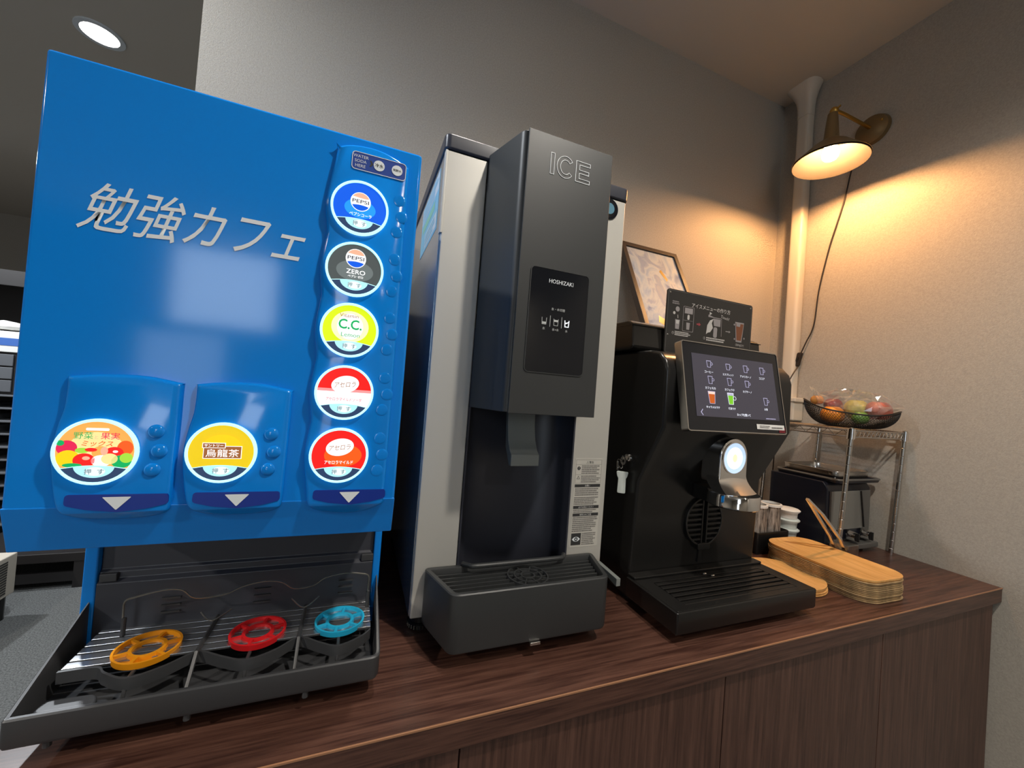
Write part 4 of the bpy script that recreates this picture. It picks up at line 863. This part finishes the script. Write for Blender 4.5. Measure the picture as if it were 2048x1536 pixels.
# fruit and sweets in the clear bag
def bl(u, v, z): return (bx + u * math.cos(th_) - v * math.sin(th_), by + u * math.sin(th_) + v * math.cos(th_), bz + z)
def fruit(name, lab, cat, u, v, z, r, sx, sy, sz, col, stemc=None):
    c = bl(u, v, z); t = thing(name, lab, cat, (c[0], c[1], c[2] - r * sz), 'fruit in the mesh basket')
    bb = B().ball(c, r, sx, sy, sz, 12)
    top = c[2] + r * sz
    for q in bb.b.verts:
        d = math.hypot(q.co.x - c[0], q.co.y - c[1]); q.co.z -= 0.35 * (q.co.z - c[2]) * math.exp(-(d / (r * 0.28)) ** 2)
    obj('skin', bb, col, t)
    obj('stalk', B().cyl((c[0], c[1], c[2] + r * sz * 0.62), 0.0018, 0, r * 0.30, 8), stemc or M('stalk_brown', (0.09, 0.05, 0.02), 0.6), t)
fruit('orange', 'bright orange fruit low in the mesh basket, left of the middle', 'fruit', 0.010 - 0.055, -0.020, 0.034, 0.031, 1, 1, 0.94, M('orange_skin', (0.72, 0.24, 0.02), 0.45, bump=(220, 0.3)), M('stalk_green', (0.06, 0.14, 0.03), 0.6))
fruit('pear', 'yellow green pear in the bag at the middle of the mesh basket', 'fruit', 0.010, 0.014, 0.056, 0.031, 1.05, 1, 1.05, M('pear_skin', (0.50, 0.42, 0.08), 0.4, noise=(40, 0.4)))
fruit('apple', 'pinkish red apple in the bag at the right side of the basket', 'fruit', 0.060, 0.004, 0.056, 0.032, 1.08, 1, 0.95, M('apple_skin', (0.48, 0.13, 0.09), 0.35, noise=(30, 0.55)))
fruit('plum', 'dark red plum at the left of the bag behind the orange', 'fruit', -0.046, 0.030, 0.064, 0.025, 1, 1, 1, M('plum_skin', (0.28, 0.05, 0.04), 0.35, noise=(40, 0.4)))
fruit('lime', 'small green lime low in the basket under the pear', 'fruit', 0.020, -0.046, 0.030, 0.020, 1.15, 1, 1, M('lime_skin', (0.12, 0.24, 0.05), 0.4))
fruit('persimmon', 'small orange persimmon sticking up at the left end of the bag', 'fruit', -0.086, 0.006, 0.078, 0.018, 1, 1, 0.9, M('persimmon_skin', (0.62, 0.26, 0.06), 0.4))
# cellophane bag: crumpled clear skin around the fruit
b = B(); cb = bl(-0.004, 0.0, 0.056); b.ball((0, 0, 0), 1.0, 1, 1, 1, 15)
rr = random.Random(5); bumps = [(Vector((rr.uniform(-1, 1), rr.uniform(-1, 1), rr.uniform(-0.2, 1))).normalized(), rr.uniform(14, 60), rr.uniform(-0.16, 0.15)) for _ in range(110)]
for q in b.b.verts:
    d = q.co.normalized(); f = 1.0 + sum(a * math.exp(-s_ * (1 - d.dot(n))) for n, s_, a in bumps) + rr.uniform(-0.085, 0.085)
    tail = max(0, d.x - 0.82) / 0.18; tl = max(0, -d.x - 0.80) / 0.20
    u, v, z = d.x * f * 0.084 + 0.038 * tail - 0.016 * tl, d.y * f * 0.052, d.z * f * 0.058
    z += 0.052 * tl * tl + 0.010 * max(0, -d.x) - 0.010 * tail
    z = max(z, -0.040 + 0.045 * min(1.0, (abs(u) / 0.088) ** 3))
    q.co = Vector((cb[0] + u * math.cos(th_) - v * math.sin(th_), cb[1] + u * math.sin(th_) + v * math.cos(th_), cb[2] + z + 0.002))
bag = obj('plastic_bag', b, m_film, None, (cb[0], cb[1], bz), smooth=False)
tag(bag, 'crumpled clear plastic bag around the fruit in the basket', 'bag')

# toaster oven inside the rack, baking sheets on it
m_tost = M('toaster_black', (0.010, 0.011, 0.018), 0.25); m_tglass = M('toaster_glass', (0.16, 0.155, 0.14), 0.12, coat=0.3); m_ttrim = M('toaster_trim', (0.17, 0.165, 0.155), 0.35, metal=0.5)
ow = thing('toaster_oven', 'black toaster oven with grey glass front and two knobs inside the wire rack', 'toaster', (1.41, 0.81, -0.40))
obj('shell', B().prism_x([(0.722, -0.385), (0.722, -0.215), (0.735, -0.196), (0.893, -0.196), (0.893, -0.385)], 1.300, 1.512), m_tost, ow, bevel=0.004)
obj('glass_door', B().fp([(1.315, -0.336), (1.470, -0.336), (1.452, -0.222), (1.312, -0.222)], FX(0.7215), -0.001, 0.005), m_tglass, ow, bevel=0.001)
obj('front_trim', B().fp([(1.474, -0.368), (1.510, -0.368), (1.508, -0.222), (1.456, -0.222)], FX(0.7215), -0.001, 0.003), m_ttrim, ow, bevel=0.001)
obj('door_arm', B().tube([(1.448, 0.7135, -0.222), (1.472, 0.7135, -0.332)], 0.0022, 6), m_blackm, ow)
obj('control_base', B().box(1.325, 1.512, 0.694, 0.722, -0.389, -0.374), m_ttrim, ow, bevel=0.002)
for x in (1.405, 1.475):
    kn = obj('knob', B().lathe([(0.0005, -0.020), (0.0125, -0.020), (0.0140, -0.014), (0.0150, 0.0), (0.0005, 0.0)], (x, 0.7165, -0.354), 20, 'Y'), m_chrome, ow)
    obj('knob_grip', B().box(x - 0.0025, x + 0.0025, 0.690, 0.700, -0.366, -0.342), m_blackm, kn, bevel=0.001)
for (x, y) in ((1.315, 0.735), (1.498, 0.735), (1.315, 0.88), (1.498, 0.88)): obj('foot', B().cyl((x, y, 0), 0.009, -0.400, -0.3845, 12), m_blackm, ow)
def pan(x0, x1, y0, y1, z, h, t, mat, r, name, lab, cat, rim):
    o = rounded([(x0, y0), (x1, y0), (x1, y1), (x0, y1)], r, 6)
    tt = thing(name, lab, cat, ((x0 + x1) / 2, (y0 + y1) / 2, z))
    obj('pan', tray(o, 0.004, lambda y: z + h, z, z + 0.0016), mat, tt, ang=40)
    obj('rolled_rim', B().tube([(p[0], p[1], z + h) for p in o], rim, 8, True), m_steel if mat is m_steel else m_ttrim, tt)
pan(1.312, 1.528, 0.702, 0.885, -0.1955, 0.010, 0.004, m_tost, 0.020, 'baking_sheet', 'dark baking sheet with a grey rim lying on the toaster oven', 'baking sheet', 0.0032)
pan(1.330, 1.498, 0.715, 0.878, -0.1850, 0.0200, 0.004, m_steel, 0.026, 'steel_tray', 'small stainless steel tray on top of the dark baking sheet', 'tray', 0.0018)
# cup holder with wood print paper cups and lids
ch = tag(obj('cup_box', tray(rounded([(1.058, 0.750), (1.190, 0.750), (1.190, 0.842), (1.058, 0.842)], 0.010), 0.003, lambda y: -0.340, -0.3998, -0.396), m_blackm, None, (1.124, 0.796, -0.40), ang=40), 'low black box behind the plates that holds the paper cups', 'box')
for k, (x, lab) in enumerate(((1.093, 'wood print paper cup upside down in the black box, nearer the coffee machine'), (1.152, 'wood print paper cup upside down in the black box, next to the white lids'))):
    t = thing('paper_cup', lab, 'paper cup', (x, 0.785, -0.395), 'paper cups in the black box')
    obj('cup_wall', B().lathe([(0.0280, -0.3945), (0.0285, -0.385), (0.0255, -0.276), (0.0005, -0.276)], (x, 0.785, 0), 28), m_sleeve, t)
    obj('cup_rim', B().lathe([(0.0256, -0.2755), (0.0285, -0.2755), (0.0285, -0.2690), (0.0240, -0.2680), (0.0240, -0.2755)], (x, 0.785, 0), 28), m_paper, t)
lx, ly = 1.230, 0.785
for k in range(4):
    z = -0.3998 + 0.0285 * k
    nm = ['lowest', 'second from the bottom', 'second from the top', 'topmost'][k]
    if k == 0: pr = [(0.0005, z), (0.0190, z), (0.0150, z + 0.010), (0.0190, z + 0.0275), (0.0005, z + 0.0275)]
    else: pr = [(0.0005, z), (0.0235, z), (0.0250, z + 0.016), (0.0315, z + 0.022), (0.0315, z + 0.0245), (0.0270, z + 0.0275), (0.0005, z + 0.0275)]
    tag(obj('takeout_lid', B().lathe(pr, (lx, ly, 0), 30), m_lidw if k < 3 else m_paper, None, (lx, ly, z), ang=50), 'whitish plastic cup lid, %s of the stack by the paper cups' % nm, 'lid', 'stacked cup lids')
# acrylic box with tongs
ab = tag(obj('acrylic_box', tray(rounded([(1.212, 0.618), (1.262, 0.618), (1.262, 0.662), (1.212, 0.662)], 0.004), 0.0025, lambda y: -0.335, -0.3995, -0.396), m_acr, None, (1.237, 0.64, -0.40)), 'small clear acrylic box beside the tall plate stack', 'box')
def tongs(name, lab, dx, dy):
    t = thing(name, lab, 'tongs', (1.238 + dx, 0.640 + dy, -0.395))
    for s in (-1, 1):
        P = [(1.248 + dx, 0.642 + dy + 0.012 * s, -0.390), (1.192 + dx, 0.640 + dy + 0.012 * s, -0.318), (1.120 + dx, 0.640 + dy + 0.008 * s, -0.252), (1.074 + dx, 0.642 + dy, -0.214)]
        bb = B(); L_ = []
        for p in P: L_.append([(p[0] - 0.0018, p[1] - 0.0035, p[2] - 0.0015), (p[0] + 0.0018, p[1] - 0.0035, p[2] + 0.0015), (p[0] + 0.0018, p[1] + 0.0035, p[2] + 0.0015), (p[0] - 0.0018, p[1] + 0.0035, p[2] - 0.0015)])
        obj('arm', bb.loft(L_), m_chrome, t)
tongs('serving_tongs', 'shiny steel tongs standing in the clear acrylic box', 0.0, -0.002)

# ------------------------------------------------------------------ duct, wall lamp and cord on the right wall
du = thing('pipe_duct', 'beige pipe cover with a flared top running up the right wall near the corner', 'duct', (XR, 1.000, -0.02))
dy0, dy1 = 0.977, 1.023
obj('cover', B().fp(rounded([(XR - 0.0005, dy0), (XR - 0.040, dy0), (XR - 0.040, dy1), (XR - 0.0005, dy1)], 0.012), FT(0), 0.045, 1.160), m_beige, du)
fl = []
for (z, g) in ((1.140, 0.001), (1.180, 0.003), (1.207, 0.008), (1.230, 0.018), (1.246, 0.028), (1.2545, 0.033)):
    fl.append([(x, y, z) for x, y in rounded([(XR - 0.0005, dy0 - g), (XR - 0.041 - g, dy0 - g), (XR - 0.041 - g, dy1 + g), (XR - 0.0005, dy1 + g)], 0.013 + g)])
obj('ceiling_flare', B().loft(fl), m_beige, du)
obj('elbow', B().box(XR - 0.056, XR - 0.0005, 0.955, 1.040, -0.030, 0.048), m_beige, du, bevel=0.006)
obj('elbow_lip', B().box(XR - 0.060, XR - 0.0005, 0.948, 1.046, 0.040, 0.056), m_beige, du, bevel=0.003)
LX, LY = 1.332, 0.790
wlp = thing('wall_lamp', 'brass wall lamp with a wide shade, lining darkened against the bulb glare, on the right wall', 'wall lamp', (XR, LY, 0.975))
obj('canopy', B().lathe([(0.0005, -0.022), (0.030, -0.020), (0.046, -0.012), (0.050, -0.0005), (0.0005, -0.0005)], (XR, LY, 0.972), 32, 'X'), m_shadeo, wlp)
obj('canopy_screw', B().ball((XR - 0.018, LY - 0.032, 0.985), 0.004, 1, 1, 1, 8), m_brass, wlp)
obj('arm', B().tube([(XR - 0.02, LY, 0.975), (LX + 0.06, LY, 0.975), (LX + 0.016, LY, 0.972)], 0.0055, 10), m_brass, wlp)
obj('swivel', B().ball((LX + 0.006, LY, 0.968), 0.012, 1, 1, 1, 10), m_brass, wlp)
obj('wing_screw', B().tube([(LX + 0.006, LY - 0.018, 0.975), (LX + 0.006, LY + 0.018, 0.962)], 0.0030, 8), m_brass, wlp)
obj('socket', B().lathe([(0.0005, 0.958), (0.013, 0.956), (0.016, 0.930), (0.020, 0.880), (0.024, 0.862), (0.0005, 0.862)], (LX, LY, 0), 24), m_shadeo, wlp)
sh = [(0.010, 0.868), (0.026, 0.864), (0.046, 0.850), (0.072, 0.824), (0.0965, 0.800)]
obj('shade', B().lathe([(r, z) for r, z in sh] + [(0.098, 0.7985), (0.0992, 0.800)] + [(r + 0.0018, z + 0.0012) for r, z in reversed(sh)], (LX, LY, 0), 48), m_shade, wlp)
obj('shade_back', B().lathe([(r + 0.0022, z + 0.0016) for r, z in sh[:-1]] + [(0.0992, 0.8035), (0.1000, 0.8042)] + [(r + 0.0030, z + 0.0028) for r, z in reversed(sh[:-1])], (LX, LY, 0), 48), m_shadeo, wlp)
bu = obj('bulb', B().lathe([(0.0005, 0.848), (0.0175, 0.848), (0.0150, 0.862), (0.0005, 0.862)], (LX, LY, 0), 24), m_paper, wlp)
obj('bulb_lens', B().lathe([(0.0005, 0.8050), (0.0080, 0.8062), (0.0160, 0.8105), (0.0210, 0.8180), (0.0225, 0.8270), (0.0205, 0.8380), (0.0175, 0.8478), (0.0005, 0.8478)], (LX, LY, 0), 24), m_bulb, bu)
cp = [(XR - 0.012, 0.795, 0.930), (XR - 0.008, 0.835, 0.890), (XR - 0.006, 0.858, 0.770), (XR - 0.006, 0.880, 0.680), (XR - 0.006, 0.900, 0.598), (XR - 0.006, 0.924, 0.457), (XR - 0.006, 0.934, 0.329), (XR - 0.010, 0.955, 0.265), (XR - 0.014, 0.968, 0.225)]
cd = thing('lamp_cord', 'thin black lamp cord with an inline switch hanging down the right wall', 'cord', (XR - 0.006, 0.93, 0.2))
obj('cable', B().tube(smooth_path(cp, 6), 0.0022, 7), m_cord, cd)
cp2 = [(XR - 0.018, 0.9715, 0.176), (XR - 0.048, 0.972, 0.140), (XR - 0.066, 0.985, 0.085), (XR - 0.068, 1.006, 0.020), (XR - 0.068, 1.005, -0.05), (XR - 0.050, 1.02, -0.20), (XR - 0.040, 1.03, -0.396)]
obj('cable', B().tube(smooth_path(cp2, 6), 0.0022, 7), m_cord, cd)
sa, sb = Vector((XR - 0.014, 0.968, 0.227)), Vector((XR - 0.0165, 0.977, 0.176)); ax = (sb - sa)
b = B().fp(rrect(0, 0, 0.015, 0.052, 0.004), lambda u, v, w: tuple((sa + sb) / 2 + Vector((-w, -u, 0)) + ax.normalized() * -v), -0.004, 0.010)
isw = obj('inline_switch', b, m_cord, cd, bevel=0.002)
obj('switch_rocker', B().fp(rrect(0, 0, 0.008, 0.016, 0.002), lambda u, v, w: tuple((sa + sb) / 2 + Vector((-w, -u, 0)) + ax.normalized() * -v), 0.010, 0.0125), m_blackm, isw)

# ------------------------------------------------------------------ far room on the left
m_shelf = M('shelf_dark', (0.018, 0.016, 0.016), 0.5); m_ptray = M('paper_grey', (0.10, 0.105, 0.115), 0.6); m_papb = M('box_blue', (0.05, 0.13, 0.40), 0.5)
bs = thing('magazine_shelf', 'dark magazine shelf with stacked grey trays in the far room at left', 'shelf', (-2.3, 3.8, -1.30))
for x in (-3.3, -1.5): obj('side_board', B().box(x - 0.02, x + 0.02, 3.6, 4.0, -1.30, 0.54), m_shelf, bs)
obj('back_board', B().box(-3.28, -1.52, 3.97, 4.0, -1.30, 0.54), m_shelf, bs)
obj('header_board', B().box(-3.28, -1.52, 3.595, 3.62, 0.44, 0.54), m_shelf, bs)
obj('top_board', B().box(-3.28, -1.52, 3.62, 3.97, 0.52, 0.54), m_shelf, bs)
for k in range(11):
    z = -0.28 - 0.085 * k
    obj('tray_board', B().box(-3.275, -1.525, 3.60 + 0.01 * (k % 2), 3.965, z - 0.012, z), m_ptray, bs, bevel=0.003)
for k in range(8):
    z = -0.365 - 0.085 * k + 0.001; x = -2.36 + 0.02 * (k % 3)
    t = tag(obj('magazine_stack', B().box(x - 0.10, x + 0.12, 3.63, 3.90, z, z + 0.018 + 0.014 * (k % 3)), m_ptray, None, (x, 3.75, z)), 'thin pile of grey papers on the %s tray from the top of the far shelf' % ORD[k + 1], 'papers', 'paper piles on the far shelf')
bb_ = thing('document_box', 'dark drawer box with a white and blue lid on the shelf at the left edge', 'box', (-2.30, 3.75, -0.279))
obj('box', B().box(-2.50, -2.12, 3.63, 3.93, 0.000, 0.14), m_paper, bb_, bevel=0.006)
obj('blue_band', B().box(-2.5005, -2.1195, 3.628, 3.931, 0.045, 0.095), m_papb, bb_)
obj('drawer_unit', B().box(-2.49, -2.13, 3.64, 3.92, -0.2795, -0.0002), m_shelf, bb_, bevel=0.004)
for k in range(3): obj('drawer_front', B().box(-2.48, -2.14, 3.630, 3.6395, -0.262 + 0.086 * k, -0.185 + 0.086 * k), m_ptray, bb_, bevel=0.003)
obj('crumpled_paper', B().ball((-2.28, 3.76, 0.165), 0.12, 1.2, 0.9, 0.35, 8).each(lambda p: (p.x + random.uniform(-0.01, 0.01), p.y, max(p.z, 0.141) + random.uniform(0, 0.012))), m_paper, bb_)
hb = thing('electronics_case', 'pale beige metal case with vent slots standing on the carpet at far left', 'case', (-1.72, 2.45, -1.30))
obj('case', B().box(-1.93, -1.505, 2.20, 2.70, -1.185, -0.985), m_beige, hb, bevel=0.006)
for k in range(13): obj('vent_slot', B().box(-1.506, -1.5035, 2.575, 2.640, -1.165 + 0.0125 * k, -1.1590 + 0.0125 * k), m_ink, hb)
for (x, y) in ((-1.90, 2.23), (-1.54, 2.23), (-1.90, 2.66), (-1.54, 2.66)): obj('foot', B().cyl((x, y, 0), 0.025, -1.30, -1.184, 10), m_blackm, hb)
be = thing('low_bench', 'low dark bench frame on the carpet behind the blue machine', 'bench', (-1.55, 3.25, -1.30))
obj('seat', B().box(-1.95, -1.36, 2.95, 3.55, -1.150, -1.100), m_shelf, be, bevel=0.003)
for (x, y) in ((-1.92, 2.98), (-1.39, 2.98), (-1.92, 3.52), (-1.39, 3.52)): obj('leg', B().box(x - 0.025, x + 0.025, y - 0.025, y + 0.025, -1.30, -1.150), m_shelf, be)
obj('stretcher', B().box(-1.895, -1.415, 2.965, 2.995, -1.265, -1.215), m_shelf, be)
obj('stretcher', B().box(-1.405, -1.375, 3.005, 3.495, -1.265, -1.215), m_shelf, be)
